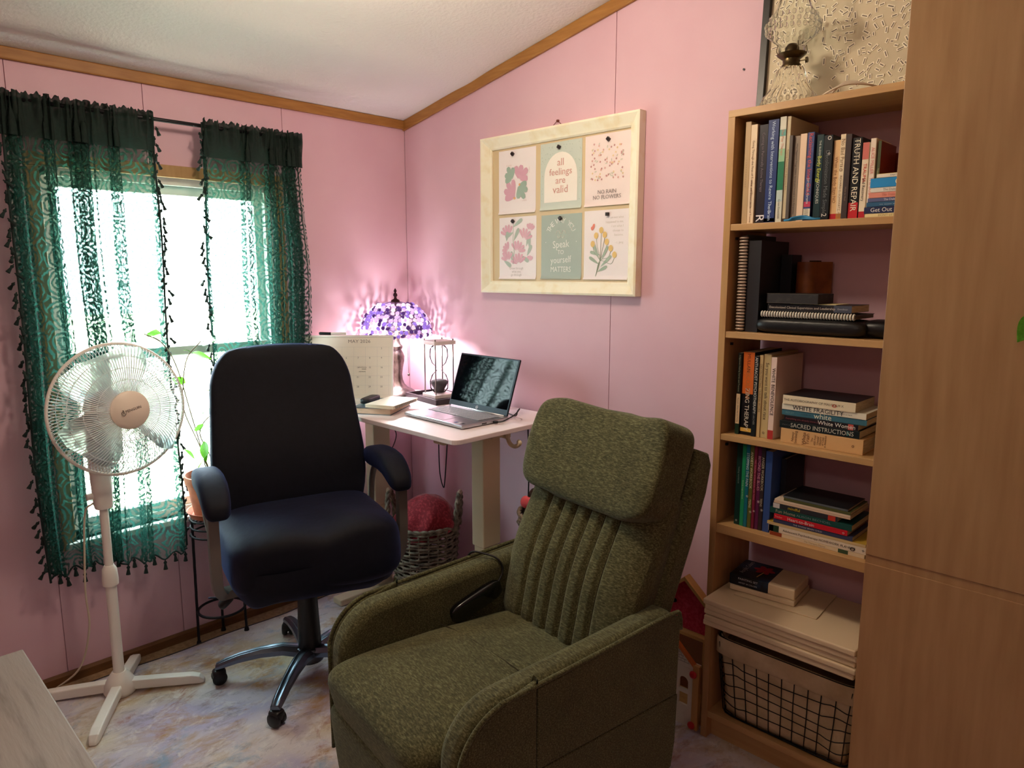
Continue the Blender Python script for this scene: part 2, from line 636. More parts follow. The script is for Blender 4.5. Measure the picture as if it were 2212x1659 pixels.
# ================================================================== CURTAINS
def lace_material(name, rgb, lo, hi, scale):
    mt = bpy.data.materials.new(name)
    mt.use_nodes = True
    t = mt.node_tree
    t.nodes.clear()
    out = nd(t, 'ShaderNodeOutputMaterial')
    uv = nd(t, 'ShaderNodeUVMap')
    vo = nd(t, 'ShaderNodeTexVoronoi')
    vo.inputs['Scale'].default_value = scale
    vo.inputs['Randomness'].default_value = 0.35
    nz = nd(t, 'ShaderNodeTexNoise')
    nz.inputs['Scale'].default_value = 22
    nz.inputs['Detail'].default_value = 3
    mxv = nd(t, 'ShaderNodeMix', data_type='RGBA')
    mxv.inputs[0].default_value = 0.035
    t.links.new(uv.outputs['UV'], nz.inputs['Vector'])
    t.links.new(uv.outputs['UV'], mxv.inputs[6])
    t.links.new(nz.outputs['Color'], mxv.inputs[7])
    t.links.new(mxv.outputs[2], vo.inputs['Vector'])
    ml = nd(t, 'ShaderNodeMath', operation='MULTIPLY')
    ml.inputs[1].default_value = 36
    t.links.new(vo.outputs['Distance'], ml.inputs[0])
    sn = nd(t, 'ShaderNodeMath', operation='SINE')
    t.links.new(ml.outputs[0], sn.inputs[0])
    # fine scroll work between the roses
    n2 = nd(t, 'ShaderNodeTexNoise')
    n2.inputs['Scale'].default_value = 95
    n2.inputs['Detail'].default_value = 2
    t.links.new(uv.outputs['UV'], n2.inputs['Vector'])
    ad = nd(t, 'ShaderNodeMath', operation='MULTIPLY_ADD')
    ad.inputs[1].default_value = 3.2
    ad.inputs[2].default_value = -1.6
    t.links.new(n2.outputs['Fac'], ad.inputs[0])
    sm = nd(t, 'ShaderNodeMath', operation='ADD')
    t.links.new(sn.outputs[0], sm.inputs[0])
    t.links.new(ad.outputs[0], sm.inputs[1])
    mr = nd(t, 'ShaderNodeMapRange')
    mr.inputs['From Min'].default_value = -0.5
    mr.inputs['From Max'].default_value = 0.8
    mr.inputs['To Min'].default_value = lo
    mr.inputs['To Max'].default_value = hi
    mr.clamp = True
    t.links.new(sm.outputs[0], mr.inputs['Value'])
    tp = nd(t, 'ShaderNodeBsdfTransparent')
    tp.inputs['Color'].default_value = (0.92, 1.0, 0.97, 1)
    df = nd(t, 'ShaderNodeBsdfDiffuse')
    df.inputs['Color'].default_value = lin(rgb)
    tl = nd(t, 'ShaderNodeBsdfTranslucent')
    tl.inputs['Color'].default_value = lin((rgb[0] + 8, rgb[1] + 34, rgb[2] + 30))
    m1 = nd(t, 'ShaderNodeMixShader')
    m1.inputs[0].default_value = 0.33
    t.links.new(df.outputs[0], m1.inputs[1])
    t.links.new(tl.outputs[0], m1.inputs[2])
    m2 = nd(t, 'ShaderNodeMixShader')
    t.links.new(mr.outputs[0], m2.inputs[0])
    t.links.new(tp.outputs[0], m2.inputs[1])
    t.links.new(m1.outputs[0], m2.inputs[2])
    t.links.new(m2.outputs[0], out.inputs[0])
    return mt


LACE = lace_material('green_lace', (43, 66, 59), 0.16, 0.945, 11)
LACE_D = lace_material('green_lace_doubled', (46, 56, 52), 0.93, 1.0, 11)
TASSEL = mat('dark_green_tassel', (22, 40, 36), 0.85)


ZONES = {}                     # seed -> dense gathers: (centre, half width, extra folds)
ZONES[0.6] = ((0.05, 0.05, 2.5), (0.265, 0.018, 1.2), (0.47, 0.09, 4.0), (0.70, 0.03, 1.5), (0.97, 0.02, 0.6))
ZONES[2.1] = ((0.02, 0.02, 0.5), (0.40, 0.03, 1.3), (0.66, 0.05, 2.0), (0.86, 0.09, 4.0))


def cloth_pos(u, z, y0, y1, folds, seed, ztop, flare):
    """a point of a hanging panel; u runs across the cloth"""
    k = smoothstep(ztop - 0.10, ztop - 0.02, z)          # 1 in the gathered heading
    low = smoothstep(ztop - 0.1, ztop - 0.7, z)
    cyc, w = 2.2 * u, 0.0
    for c_, s_, n_ in ZONES[seed]:
        e = math.exp(-(u - c_) / (s_ * 0.55)) if abs(u - c_) < 12 * s_ else (0.0 if u > c_ else 1e9)
        cyc += n_ / (1 + e)
        w += math.exp(-((u - c_) / s_) ** 2)
    w = min(1.0, w)
    ph = 2 * math.pi * (cyc + 0.02 * math.sin(z * 2.3 + seed))
    A = (0.008 + 0.020 * w) * (0.6 + 0.4 * low)
    x = 0.085 + A * math.sin(ph) * (1 - 0.6 * k) + 0.009 * k * math.sin(ph * 1.7 + 5 * u) + 0.006 * k * math.sin(95 * u)
    y = y0 + (y1 - y0) * u
    y += 0.016 * w * math.sin(2 * ph + 0.4) * (1 - 0.7 * k)
    y += flare * (u - 0.5) * 0.06 * low
    y += 0.006 * math.sin(z * 5 + u * 4 + seed) * low
    x += 0.010 * math.sin(z * 3.0 + u * 7 + seed) * low
    return Vector((x, y, z))


def curtain(label, y0, y1, z0, ztop, folds, seed, flare, sides):
    root = thing('curtain', label, 'curtain', (0, 0, 0), group='lace curtains on the black rod')
    nu, nv = folds * 34, 60
    arc = [0.0]                 # true length across the cloth, so that the lace is not stretched in the folds
    for i in range(nu):
        arc.append(arc[-1] + (cloth_pos((i + 1) / nu, 1.2, y0, y1, folds, seed, ztop, flare) - cloth_pos(i / nu, 1.2, y0, y1, folds, seed, ztop, flare)).length)

    def sheet(name, za, zb, nv_, m, dx, par):
        vv, ff, uvs = [], [], []
        for j in range(nv_ + 1):
            for i in range(nu + 1):
                u = i / nu
                z = za + (zb - za) * j / nv_
                zz = z
                if za == z0 and j < 6:
                    zz = z + (1 - j / 6) * (0.012 * math.sin(u * 2 * math.pi * folds) + 0.02 * math.sin(u * 5 + seed))
                p = cloth_pos(u, zz, y0, y1, folds, seed, ztop, flare)
                if z > ztop - 0.012:
                    p.z += 0.004 * math.sin(u * folds * 14) + 0.003 * math.sin(u * folds * 31)
                p.x += dx
                vv.append(p)
                uvs.append((arc[i], z))
        for j in range(nv_):
            for i in range(nu):
                a = j * (nu + 1) + i
                ff.append((a, a + 1, a + nu + 2, a + nu + 1))
        mb = MB()
        mb.add(vv, ff)
        o = mb.build(name, m, par, smooth=180)
        ul = o.data.uv_layers.new(name='UVMap')
        for lp in o.data.loops:
            ul.data[lp.index].uv = uvs[lp.vertex_index]
        return o

    sheet('lace_panel', z0, ztop, nv, LACE, 0.0, root)
    sheet('heading', ztop - 0.13, ztop + 0.012, 8, LACE_D, 0.012, root)
    # hems: thin cords along the open edges
    for s in sides:
        u = 0.0 if s < 0 else 1.0
        MB().tube([cloth_pos(u, z0 + (ztop - z0) * i / 50, y0, y1, folds, seed, ztop, flare) for i in range(51)], 0.004, 6).build('edge_trim', TASSEL, root, smooth=180)
    mb = MB()
    mb.lathe([(0.0, 0.0), (0.0022, 0.0), (0.0022, -0.004), (0.0055, -0.007), (0.0058, -0.011), (0.0036, -0.014), (0.0068, -0.030), (0.0075, -0.034), (0.0, -0.034)], 7)
    first = None
    for s in sides:
        u = 0.0 if s < 0 else 1.0
        z = ztop - 0.04
        while z > z0 + 0.03:
            p = cloth_pos(u, z, y0, y1, folds, seed, ztop, flare)
            d = s * rnd.uniform(0.006, 0.013)
            loc = (p.x + rnd.uniform(-0.004, 0.006), p.y + d, z)
            rot = (R(s * rnd.uniform(10, 55)), R(rnd.uniform(-12, 12)), rnd.uniform(0, 6))
            if first is None:
                first = mb.build('tassel', TASSEL, root, smooth=180)
                first.location, first.rotation_euler = loc, rot
            else:
                share(first, root, loc, rot)
            z -= rnd.uniform(0.026, 0.034)
    nb = int((y1 - y0) / 0.031)
    for i in range(nb):
        u = (i + 0.5) / nb
        zz = z0 + 0.012 * math.sin(u * 2 * math.pi * folds) + 0.02 * math.sin(u * 5 + seed)
        p = cloth_pos(u, zz, y0, y1, folds, seed, ztop, flare)
        share(first, root, (p.x, p.y, zz - 0.002), (R(rnd.uniform(-8, 8)), R(rnd.uniform(-8, 8)), 0), (1.15, 1.15, 1.15))
    MB().tube([cloth_pos(i / 80, z0 + 0.012 * math.sin(i / 80 * 2 * math.pi * folds) + 0.02 * math.sin(i / 80 * 5 + seed), y0, y1, folds, seed, ztop, flare) for i in range(81)], 0.0035, 5).build('hem_cord', TASSEL, root, smooth=180)
    return root


curtain('green lace curtain with tassels hanging behind the standing fan', -1.70, -1.235, 0.45, 2.135, 7, 0.6, 0.2, (-1, 1))
curtain('green lace curtain with tassels hanging behind the black office chair', -1.055, -0.625, 0.46, 2.135, 7, 2.1, 0.6, (-1,))
rod = thing('curtain_rod', 'slim black curtain rod above the window', 'curtain rod')
MB().tube([(0.085, -1.71, 2.123), (0.085, -0.632, 2.123)], 0.0075, 12).build('pole', BLACKM, rod, smooth=180)
for yy in (-1.712, -0.630):
    MB().sup(0.022, 0.022, 0.022, 1, 1, 12, 8, M=T(0.085, yy, 2.123)).build('finial', BLACKM, rod, smooth=180)
for yy in (-1.695, -0.645):
    MB().box(-0.002, 0.088, yy - 0.004, yy + 0.004, 2.110, 2.116).box(0.0, 0.004, yy - 0.012, yy + 0.012, 2.085, 2.14).build('bracket', BLACKM, rod)

# ================================================================== RECLINER
def chenille():
    mt = bpy.data.materials.new('olive_chenille')
    mt.use_nodes = True
    t = mt.node_tree
    bs = t.nodes['Principled BSDF']
    bs.inputs['Roughness'].default_value = 0.9
    bs.inputs['Specular IOR Level'].default_value = 0.15
    bs.inputs['Sheen Weight'].default_value = 0.55
    bs.inputs['Sheen Roughness'].default_value = 0.45
    bs.inputs['Sheen Tint'].default_value = lin((170, 176, 156))
    tc = nd(t, 'ShaderNodeTexCoord')

    def noise(scale, stretch, detail):
        mp = nd(t, 'ShaderNodeMapping')
        mp.inputs['Scale'].default_value = stretch
        t.links.new(tc.outputs['Object'], mp.inputs['Vector'])
        n_ = nd(t, 'ShaderNodeTexNoise')
        n_.inputs['Scale'].default_value = scale
        n_.inputs['Detail'].default_value = detail
        n_.inputs['Roughness'].default_value = 0.7
        t.links.new(mp.outputs['Vector'], n_.inputs['Vector'])
        return n_
    n1 = noise(230, (0.30, 1, 1.2), 5)
    n2 = noise(9, (1, 1, 1), 4)
    rp = nd(t, 'ShaderNodeValToRGB')
    e = rp.color_ramp.elements
    e[0].position, e[0].color = 0.30, lin((42, 40, 24))
    e[1].position, e[1].color = 0.72, lin((128, 126, 92))
    k = rp.color_ramp.elements.new(0.5)
    k.color = lin((80, 77, 48))
    t.links.new(n1.outputs['Fac'], rp.inputs['Fac'])
    mx_ = nd(t, 'ShaderNodeMix', data_type='RGBA')
    mx_.blend_type = 'OVERLAY'
    mx_.inputs[0].default_value = 0.45
    t.links.new(rp.outputs['Color'], mx_.inputs[6])
    t.links.new(n2.outputs['Fac'], mx_.inputs[7])
    t.links.new(mx_.outputs[2], bs.inputs['Base Color'])
    bp = nd(t, 'ShaderNodeBump')
    bp.inputs['Strength'].default_value = 0.5
    bp.inputs['Distance'].default_value = 0.004
    t.links.new(n1.outputs['Fac'], bp.inputs['Height'])
    t.links.new(bp.outputs['Normal'], bs.inputs['Normal'])
    return mt


CHEN = chenille()
SEAM = mat('olive_seam_thread', (52, 46, 26), 0.9)
rec = thing('recliner', 'olive green chenille recliner armchair with channel stitched back and headrest pillow', 'armchair', (1.62, -0.95, 0.0105), (0, 0, R(-8)))
TH = R(20.5)


def back_pt(x, depth, t_):
    """lean frame of the backrest: depth behind its front face, t_ up along it"""
    return (x, 0.205 + depth * math.cos(TH) + t_ * math.sin(TH), 0.40 + t_ * math.cos(TH) - depth * math.sin(TH))


# outer back shell
rings = []
for t_ in [0.0, 0.02, 0.15, 0.3, 0.45, 0.6, 0.68, 0.705, 0.712]:
    hw = 0.285 + 0.018 * smoothstep(0.0, 0.6, t_)
    inset = 0.02 * smoothstep(0.66, 0.712, t_)
    ring = []
    for (sx, d) in ((-1, 0.075), (-1, 0.135), (-0.9, 0.15), (0.9, 0.15), (1, 0.135), (1, 0.075), (0.9, 0.062), (-0.9, 0.062)):
        ring.append(back_pt(sx * (hw - inset), d - inset * 0.3, t_))
    rings.append(ring)
MB().loft(rings).build('back_shell', CHEN, rec, smooth=50, bevel=0.008)
# front of the back: six stitched lines between soft channels
seams = [-0.150, -0.090, -0.030, 0.030, 0.090, 0.150]


def relief(x, t_):
    d = 0.0
    if -0.21 < x < 0.21:
        for s in seams:
            d += 0.016 * math.exp(-((x - s) / 0.0085) ** 2)
    side = 0.045 * (abs(x) / 0.285) ** 6
    lumbar = -0.030 * math.exp(-((t_ - 0.26) / 0.18) ** 2)
    bottom = 0.03 * smoothstep(0.07, 0.0, t_)
    return d + side + lumbar + bottom - 0.02


rings = []
nx = 96
for j in range(30):
    t_ = -0.02 + 0.58 * j / 29
    hw = 0.272 + 0.012 * smoothstep(0.0, 0.5, t_)
    ring = []
    for i in range(nx + 1):
        x = -hw + 2 * hw * i / nx
        ring.append(back_pt(x, relief(x, t_), t_))
    for i in range(8):
        x = hw - 2 * hw * i / 7
        ring.append(back_pt(x * 0.99, 0.085, t_))
    rings.append(ring)
MB().loft(rings).build('backrest', CHEN, rec, smooth=180)
for s in seams:
    pts = [back_pt(s, relief(s, 0.02 + 0.5 * k / 24) - 0.0015, 0.02 + 0.5 * k / 24) for k in range(25)]
    MB().tube(pts, 0.0016, 5).build('stitched_seam', SEAM, rec, smooth=180)
# headrest pillow
Mh = T(0, 0.205, 0.40) @ RX(-20.5)


def head_fn(p):
    q = p.copy()
    q.y += 0.018 * math.cos(p.x / 0.28 * 1.4)
    q.z += -0.012 * math.cos(p.x * 5.2) + 0.004 * math.sin(p.x * 30)
    q.y -= 0.006 * math.sin(p.x * 17 + p.z * 22) * (1 if p.y < 0 else 0)
    return q


MB().sup(0.570, 0.150, 0.310, 0.30, 0.20, 64, 32, M=Mh @ T(0.0, -0.012, 0.620), fn=head_fn).build('headrest', CHEN, rec, smooth=180)
# a pleat on the right side of the pillow
for k in range(3):
    zz = 0.54 + 0.05 * k
    MB().tube([Mh @ Vector((0.262 + 0.006 * k, -0.062 + 0.02 * q, zz + 0.004 * math.sin(q * 2))) for q in range(5)], 0.0016, 5).build('pleat', SEAM, rec, smooth=180)


def seat_fn(p):
    q = p.copy()
    topw = smoothstep(-0.02, 0.06, p.z)
    q.z += 0.016 * topw * math.cos(p.x / 0.27 * 1.35)
    q.z -= 0.013 * math.exp(-((p.y - 0.06 - 0.05 * p.x) / 0.016) ** 2) * topw
    q.z -= 0.022 * smoothstep(-0.12, 0.30, p.y) * topw
    q.y -= 0.030 * smoothstep(0.10, -0.06, p.z) * smoothstep(-0.15, -0.33, p.y) * -1
    return q


MB().sup(0.528, 0.70, 0.235, 0.34, 0.20, 96, 40, M=T(0, -0.075, 0.352), fn=seat_fn).build('seat', CHEN, rec, smooth=180)
MB().tube([(x, -0.0145 + 0.05 * x, 0.472 + 0.012 * math.cos(x / 0.27 * 1.35) - 0.009 - abs(x) ** 4 * 2.2) for x in [-0.25 + 0.5 * i / 24 for i in range(25)]], 0.0018, 5).build('seat_seam', SEAM, rec, smooth=180)
# foot rest folded under the seat
MB().sup(0.515, 0.10, 0.27, 0.3, 0.3, 48, 20, M=T(0, -0.350, 0.225) @ RX(6)).build('footrest', CHEN, rec, smooth=180)


def arm_profile(grow=0.0, n_=10):
    pts = [(-0.355 - grow, 0.125)]
    for i in range(n_ + 1):
        a = math.pi - (math.pi / 2 - 0.05) * i / n_
        pts.append((-0.205 + 0.150 * math.cos(a) - grow, 0.440 + 0.145 * math.sin(a) + grow))
    pts += [(0.10, 0.602 + grow), (0.35, 0.618 + grow), (0.385, 0.604 + grow), (0.393 + grow, 0.56), (0.388 + grow, 0.22), (0.370, 0.145), (0.33, 0.125)]
    return pts


for s in (-1, 1):
    x0, x1 = (0.258, 0.338)
    arm = MB().prism(arm_profile(), 'x', s * x0, s * x1)
    if s < 0:
        arm.f = [f[::-1] for f in arm.f]
    ao = arm.build('armrest', CHEN, rec, smooth=60, bevel=0.026, seg=4)
    # outer panel, welted along its edge and split by two seams
    prof = arm_profile(-0.006)
    for (ya, yb, za, zb) in ((-0.40, -0.1315, 0.10, 0.66), (-0.1285, 0.42, 0.3665, 0.66), (-0.1285, 0.42, 0.10, 0.3635)):
        poly = [(min(max(u, ya), yb), min(max(w, za), zb)) for u, w in prof]
        clean = []
        for q in poly:
            if not clean or (abs(q[0] - clean[-1][0]) + abs(q[1] - clean[-1][1])) > 1e-5:
                clean.append(q)
        if (abs(clean[0][0] - clean[-1][0]) + abs(clean[0][1] - clean[-1][1])) < 1e-5:
            clean.pop()
        pn = MB().prism(clean, 'x', s * 0.334, s * 0.349)
        if s < 0:
            pn.f = [f[::-1] for f in pn.f]
        pn.build('side_panel', CHEN, rec, smooth=60, bevel=0.003)
    wl = [(s * 0.347, u, w) for u, w in arm_profile(-0.002)[0:-3]]
    MB().tube(bez(wl, 3), 0.0062, 8).build('welt_piping', CHEN, rec, smooth=180)
MB().box(-0.27, 0.27, -0.30, 0.30, 0.10, 0.26).build('frame', BLACKP, rec)
MB().lathe([(0.0, 0.0), (0.245, 0.0), (0.25, 0.012), (0.235, 0.03), (0.07, 0.035), (0.06, 0.11), (0.0, 0.11)], 40).build('swivel_base', BLACKM, rec, smooth=40)
# corded remote lying between seat and far armrest
GLOSSB = mat('glossy_black_plastic', (10, 10, 12), 0.18, coat=0.5)
rm = thing('remote_control', 'glossy black corded remote wedged between the recliner seat and its armrest', 'remote', (1.62, -0.95, 0.009), (0, 0, R(-8)))
MB().sup(0.032, 0.20, 0.065, 0.5, 0.45, 32, 14, M=T(-0.236, 0.10, 0.505) @ RX(16)).build('handset', GLOSSB, rm, smooth=180)
MB().tube(bez([(-0.24, 0.18, 0.53), (-0.250, 0.215, 0.570), (-0.262, 0.205, 0.61), (-0.30, 0.175, 0.6255), (-0.345, 0.150, 0.618), (-0.362, 0.135, 0.55), (-0.363, 0.12, 0.42), (-0.366, 0.12, 0.2)], 10), 0.0034, 7).build('cord', CORD, rm, smooth=180)

# ================================================================== OFFICE CHAIR
NAVY = mat('black_stretch_cover', (10, 11, 16), 0.72, sheen=0.22, sheen_rgb=(90, 116, 210), spec=0.3, var=(40, (14, 15, 22), 3, 0.3, 0.7), bump=(30, 0.12, 0.01))
CHROME = mat('brushed_steel', (104, 112, 126), 0.28, 1.0)
DGREY = mat('grey_painted_bracket', (118, 110, 104), 0.45, 0.3)
oc = thing('office_chair', 'high backed black office chair with stretch slipcovers turned away from the desk', 'office chair', (0.618, -0.985, 0.0105), (0, 0, R(-15)))
# local frame: +x is where the chair faces
rings = []
prof = [(0.60, 0.262, 0.05), (0.64, 0.285, 0.062), (0.74, 0.296, 0.066), (0.84, 0.296, 0.064), (0.96, 0.284, 0.060), (1.06, 0.276, 0.056), (1.13, 0.272, 0.054), (1.165, 0.260, 0.052), (1.20, 0.246, 0.050), (1.230, 0.222, 0.046), (1.250, 0.200, 0.034), (1.257, 0.160, 0.014)]
for z, hw, th in prof:
    xc = -0.180 - 0.15 * (z - 0.6) - 0.05 * math.exp(-((z - 0.82) / 0.14) ** 2) * -0.6
    ring = []
    for k in range(40):
        a = 2 * math.pi * k / 40
        sx = math.copysign(abs(math.cos(a)) ** 0.55, math.cos(a))
        sy = math.copysign(abs(math.sin(a)) ** 0.55, math.sin(a))
        wrap = 0.03 * (sy ** 4)
        ring.append((xc + th * sx + wrap, hw * sy, z + 0.012 * math.cos(sy * 1.4) * smoothstep(1.1, 1.25, z)))
    rings.append(ring)
MB().loft(rings).build('backrest', NAVY, oc, smooth=180, sub=1)


def cseat(p):
    q = p.copy()
    f = smoothstep(-0.1, 0.24, p.x)
    topw = smoothstep(-0.02, 0.05, p.z)
    q.z += topw * (0.018 * math.cos(p.y * 7) * f + 0.012 * math.cos((abs(p.y) - 0.15) * 12) * f)
    q.z -= topw * 0.020 * math.exp(-(p.y / 0.09) ** 2) * f
    q.x += 0.02 * math.sin(p.y * 9) * f * (1 - topw)
    return q


MB().sup(0.56, 0.60, 0.235, 0.42, 0.38, 64, 28, M=T(0.04, 0, 0.560), fn=cseat).build('seat', NAVY, oc, smooth=180)
# loose skirt of the slipcover under the seat
rings = []
for k, (z, s_) in enumerate(((0.56, 1.0), (0.50, 1.0), (0.455, 0.97), (0.435, 0.90), (0.44, 0.80))):
    ring = []
    for i in range(64):
        a = 2 * math.pi * i / 64
        sx = math.copysign(abs(math.cos(a)) ** 0.45, math.cos(a))
        sy = math.copysign(abs(math.sin(a)) ** 0.45, math.sin(a))
        ring.append((0.04 + 0.275 * sx * s_, 0.295 * sy * s_, z + 0.010 * math.sin(a * 5 + k) * (k > 1)))
    rings.append(ring)
MB().loft(rings, cap=False).build('slipcover_skirt', NAVY, oc, smooth=180)
MB().box(-0.12, 0.12, -0.10, 0.10, 0.415, 0.455).build('tilt_mechanism', BLACKP, oc, bevel=0.01)
for s in (-1, 1):
    ar = bpy.data.objects.new('armrest', None)
    COL.objects.link(ar)
    ar.parent = oc

    def arm_fn(p):
        q = p.copy()
        q.z -= 0.065 * smoothstep(-0.02, 0.20, p.x) ** 2 + 0.012 * smoothstep(0.0, -0.2, p.x)
        return q
    MB().sup(0.36, 0.098, 0.085, 0.6, 0.5, 40, 16, M=T(0.035, s * 0.322, 0.822), fn=arm_fn).build('arm_pad', NAVY, ar, smooth=180)
    # flat bracket running down from the front of the pad and in under the seat
    path = [(0.150, s * 0.335, 0.775), (0.152, s * 0.335, 0.64), (0.146, s * 0.334, 0.53), (0.125, s * 0.325, 0.462), (0.09, s * 0.29, 0.436), (0.05, s * 0.15, 0.43)]
    rings = []
    pts = bez(path, 5)
    for i, p in enumerate(pts):
        d = (pts[min(i + 1, len(pts) - 1)] - pts[max(i - 1, 0)]).normalized()
        u = Vector((0.6, 0, 0)).cross(d).normalized() if abs(d.x) < 0.9 else Vector((0, 1, 0))
        wv = Vector((1, 0, 0)) - d * d.x
        wv.normalize()
        rings.append([p + wv * (0.020 * a_) + u * (0.016 * b_ if b_ > -1.5 else -0.021) for a_, b_ in ((-1, -1), (0, -1.9), (1, -1), (1, 1), (-1, 1))])
    MB().loft(rings).build('arm_bracket', DGREY, ar, smooth=50)
    # rear stay of the armrest
    MB().tube(bez([(-0.10, s * 0.33, 0.79), (-0.15, s * 0.325, 0.70), (-0.13, s * 0.31, 0.58), (-0.05, s * 0.27, 0.47)], 6), 0.013, 8).build('arm_stay', DGREY, ar, smooth=180)
MB().lathe([(0.0, 0.10), (0.045, 0.10), (0.043, 0.16), (0.037, 0.30), (0.035, 0.425), (0.0, 0.425)], 24).build('gas_column', BLACKP, oc, smooth=40)
lev = MB().tube([(0.05, -0.10, 0.425), (0.06, -0.26, 0.42), (0.062, -0.285, 0.41)], 0.005, 8).build('lever', BLACKM, oc, smooth=180)
MB().sup(0.045, 0.06, 0.028, 0.6, 0.6, 16, 8, M=T(0.064, -0.300, 0.395) @ RX(40)).build('lever_knob', BLACKP, lev, smooth=180)
MB().tube(bez([(0.1, -0.29, 0.44), (0.07, -0.315, 0.415), (0.02, -0.35, 0.40)], 6), 0.0035, 6).build('cover_tie', NAVY, oc, smooth=180)
MB().lathe([(0.0, 0.055), (0.052, 0.055), (0.058, 0.075), (0.052, 0.112), (0.0, 0.116)], 24).build('base_hub', CHROME, oc, smooth=50)
# five spokes and casters: one casts through the measured wheel marks
ang0 = math.degrees(math.atan2(-1.223 + 0.957, 0.829 - 0.602)) + 15
spoke = caster = None
for k in range(5):
    a = ang0 + 72 * k
    rings = []
    for (r_, z, hw, hh) in ((0.03, 0.095, 0.034, 0.020), (0.10, 0.110, 0.029, 0.019), (0.18, 0.108, 0.025, 0.017), (0.26, 0.095, 0.022, 0.015), (0.315, 0.080, 0.021, 0.013), (0.345, 0.070, 0.018, 0.010)):
        rings.append([(r_, hw * c_, z + hh * s_) for c_, s_ in ((-1, -0.8), (-0.95, 0.2), (-0.5, 1), (-0.15, 0.82), (0.15, 0.82), (0.5, 1), (0.95, 0.2), (1, -0.8))])
    if spoke is None:
        spoke = MB().loft(rings).build('base_spoke', CHROME, oc, smooth=35, bevel=0.002)
        spoke.rotation_euler = (0, 0, R(a))
        mb = MB()
        for s in (-1, 1):
            mb.lathe([(0.0, 0.0), (0.020, 0.0), (0.0265, 0.005), (0.0265, 0.015), (0.020, 0.021), (0.0, 0.021)], 20, M=T(0, s * 0.0145, 0.0268) @ RX(90) @ T(0, 0, -0.0105))
        mb.sup(0.050, 0.046, 0.040, 0.6, 0.6, 16, 10, M=T(0.0, 0, 0.040))
        mb.tube([(0, 0, 0.045), (0, 0, 0.072)], 0.008, 8)
        caster = mb.build('caster', BLACKP, oc, smooth=45)
        caster.location = (0.335 * math.cos(R(a)), 0.335 * math.sin(R(a)), 0)
        caster.rotation_euler = (0, 0, R(a + 70))
    else:
        share(spoke, oc, (0, 0, 0), (0, 0, R(a)))
        share(caster, oc, (0.335 * math.cos(R(a)), 0.335 * math.sin(R(a)), 0), (0, 0, R(a + 50 + 37 * k)))

# ================================================================== STANDING FAN
FANW = mat('aged_white_plastic', (242, 236, 228), 0.42)
BLADE = mat('milky_fan_blade', (226, 230, 232), 0.35, trans=0.75, spec=0.3, ior=1.1)
fan = thing('standing_fan', 'white pedestal fan on a cross base in front of the green lace curtain', 'fan', (0.235, -1.553, 0.0105), (0, 0, 0))
# cross base: four square legs
leg_ang = math.degrees(math.atan2(-1.715 + 1.553, 0.496 - 0.235))
leg = None
for k in range(4):
    a = leg_ang + 90 * k
    if leg is None:
        rings = []
        for (r_, hw, z0_, z1_) in ((0.02, 0.018, 0.012, 0.050), (0.18, 0.0175, 0.006, 0.043), (0.27, 0.0175, 0.002, 0.038), (0.30, 0.016, 0.0, 0.030), (0.318, 0.011, 0.0, 0.012)):
            rings.append([(r_, -hw, z0_), (r_, hw, z0_), (r_, hw, z1_), (r_, -hw, z1_)])
        leg = MB().loft(rings).build('leg', FANW, fan, bevel=0.005)
        leg.rotation_euler = (0, 0, R(a))
    else:
        lg = share(leg, fan, (0, 0, 0), (0, 0, R(a)))
        if k in (1, 2):
            lg.scale = (0.72 if k == 2 else 0.92, 1, 1)
MB().lathe([(0.0, 0.0), (0.050, 0.0), (0.056, 0.012), (0.052, 0.040), (0.036, 0.068), (0.024, 0.085), (0.0, 0.085)], 32).build('base_hub', FANW, fan, smooth=50)
MB().lathe([(0.0, 0.06), (0.0185, 0.06), (0.0185, 0.44), (0.0, 0.44)], 20).build('lower_pole', FANW, fan, smooth=50)
MB().lathe([(0.0, 0.425), (0.026, 0.425), (0.027, 0.445), (0.024, 0.485), (0.016, 0.50), (0.0, 0.50)], 24).build('collar', FANW, fan, smooth=50)
MB().lathe([(0.0, 0.46), (0.0145, 0.46), (0.0145, 0.76), (0.0, 0.76)], 20).build('upper_pole', FANW, fan, smooth=50)
# control column under the head
rings = []
for z, hw, hd in ((0.715, 0.026, 0.024), (0.73, 0.030, 0.027), (0.80, 0.032, 0.030), (0.90, 0.034, 0.034), (1.00, 0.034, 0.036), (1.07, 0.030, 0.034)):
    rings.append([(hd * math.copysign(abs(math.cos(q)) ** 0.7, math.cos(q)), hw * math.copysign(abs(math.sin(q)) ** 0.7, math.sin(q)), z) for q in [2 * math.pi * i / 20 for i in range(20)]])
MB().loft(rings).build('control_column', FANW, fan, smooth=60)
MB().lathe([(0.0, 0), (0.012, 0), (0.012, 0.02), (0.0, 0.02)], 16, M=T(0.0, -0.03, 0.765) @ RX(90)).build('height_knob', FANW, fan, smooth=50)
for k in range(4):
    MB().sup(0.012, 0.012, 0.010, 0.8, 0.8, 12, 8, M=T(0.02, 0.034, 0.86 + 0.017 * k)).build('speed_button', mat('grey_button', (120, 116, 112), 0.4), fan, smooth=180)
head = bpy.data.objects.new('head', None)
COL.objects.link(head)
head.parent = fan
head.location = (0.065, 0.062, 1.075)
head.rotation_euler = Euler((0, R(-4), R(8)), 'XYZ')
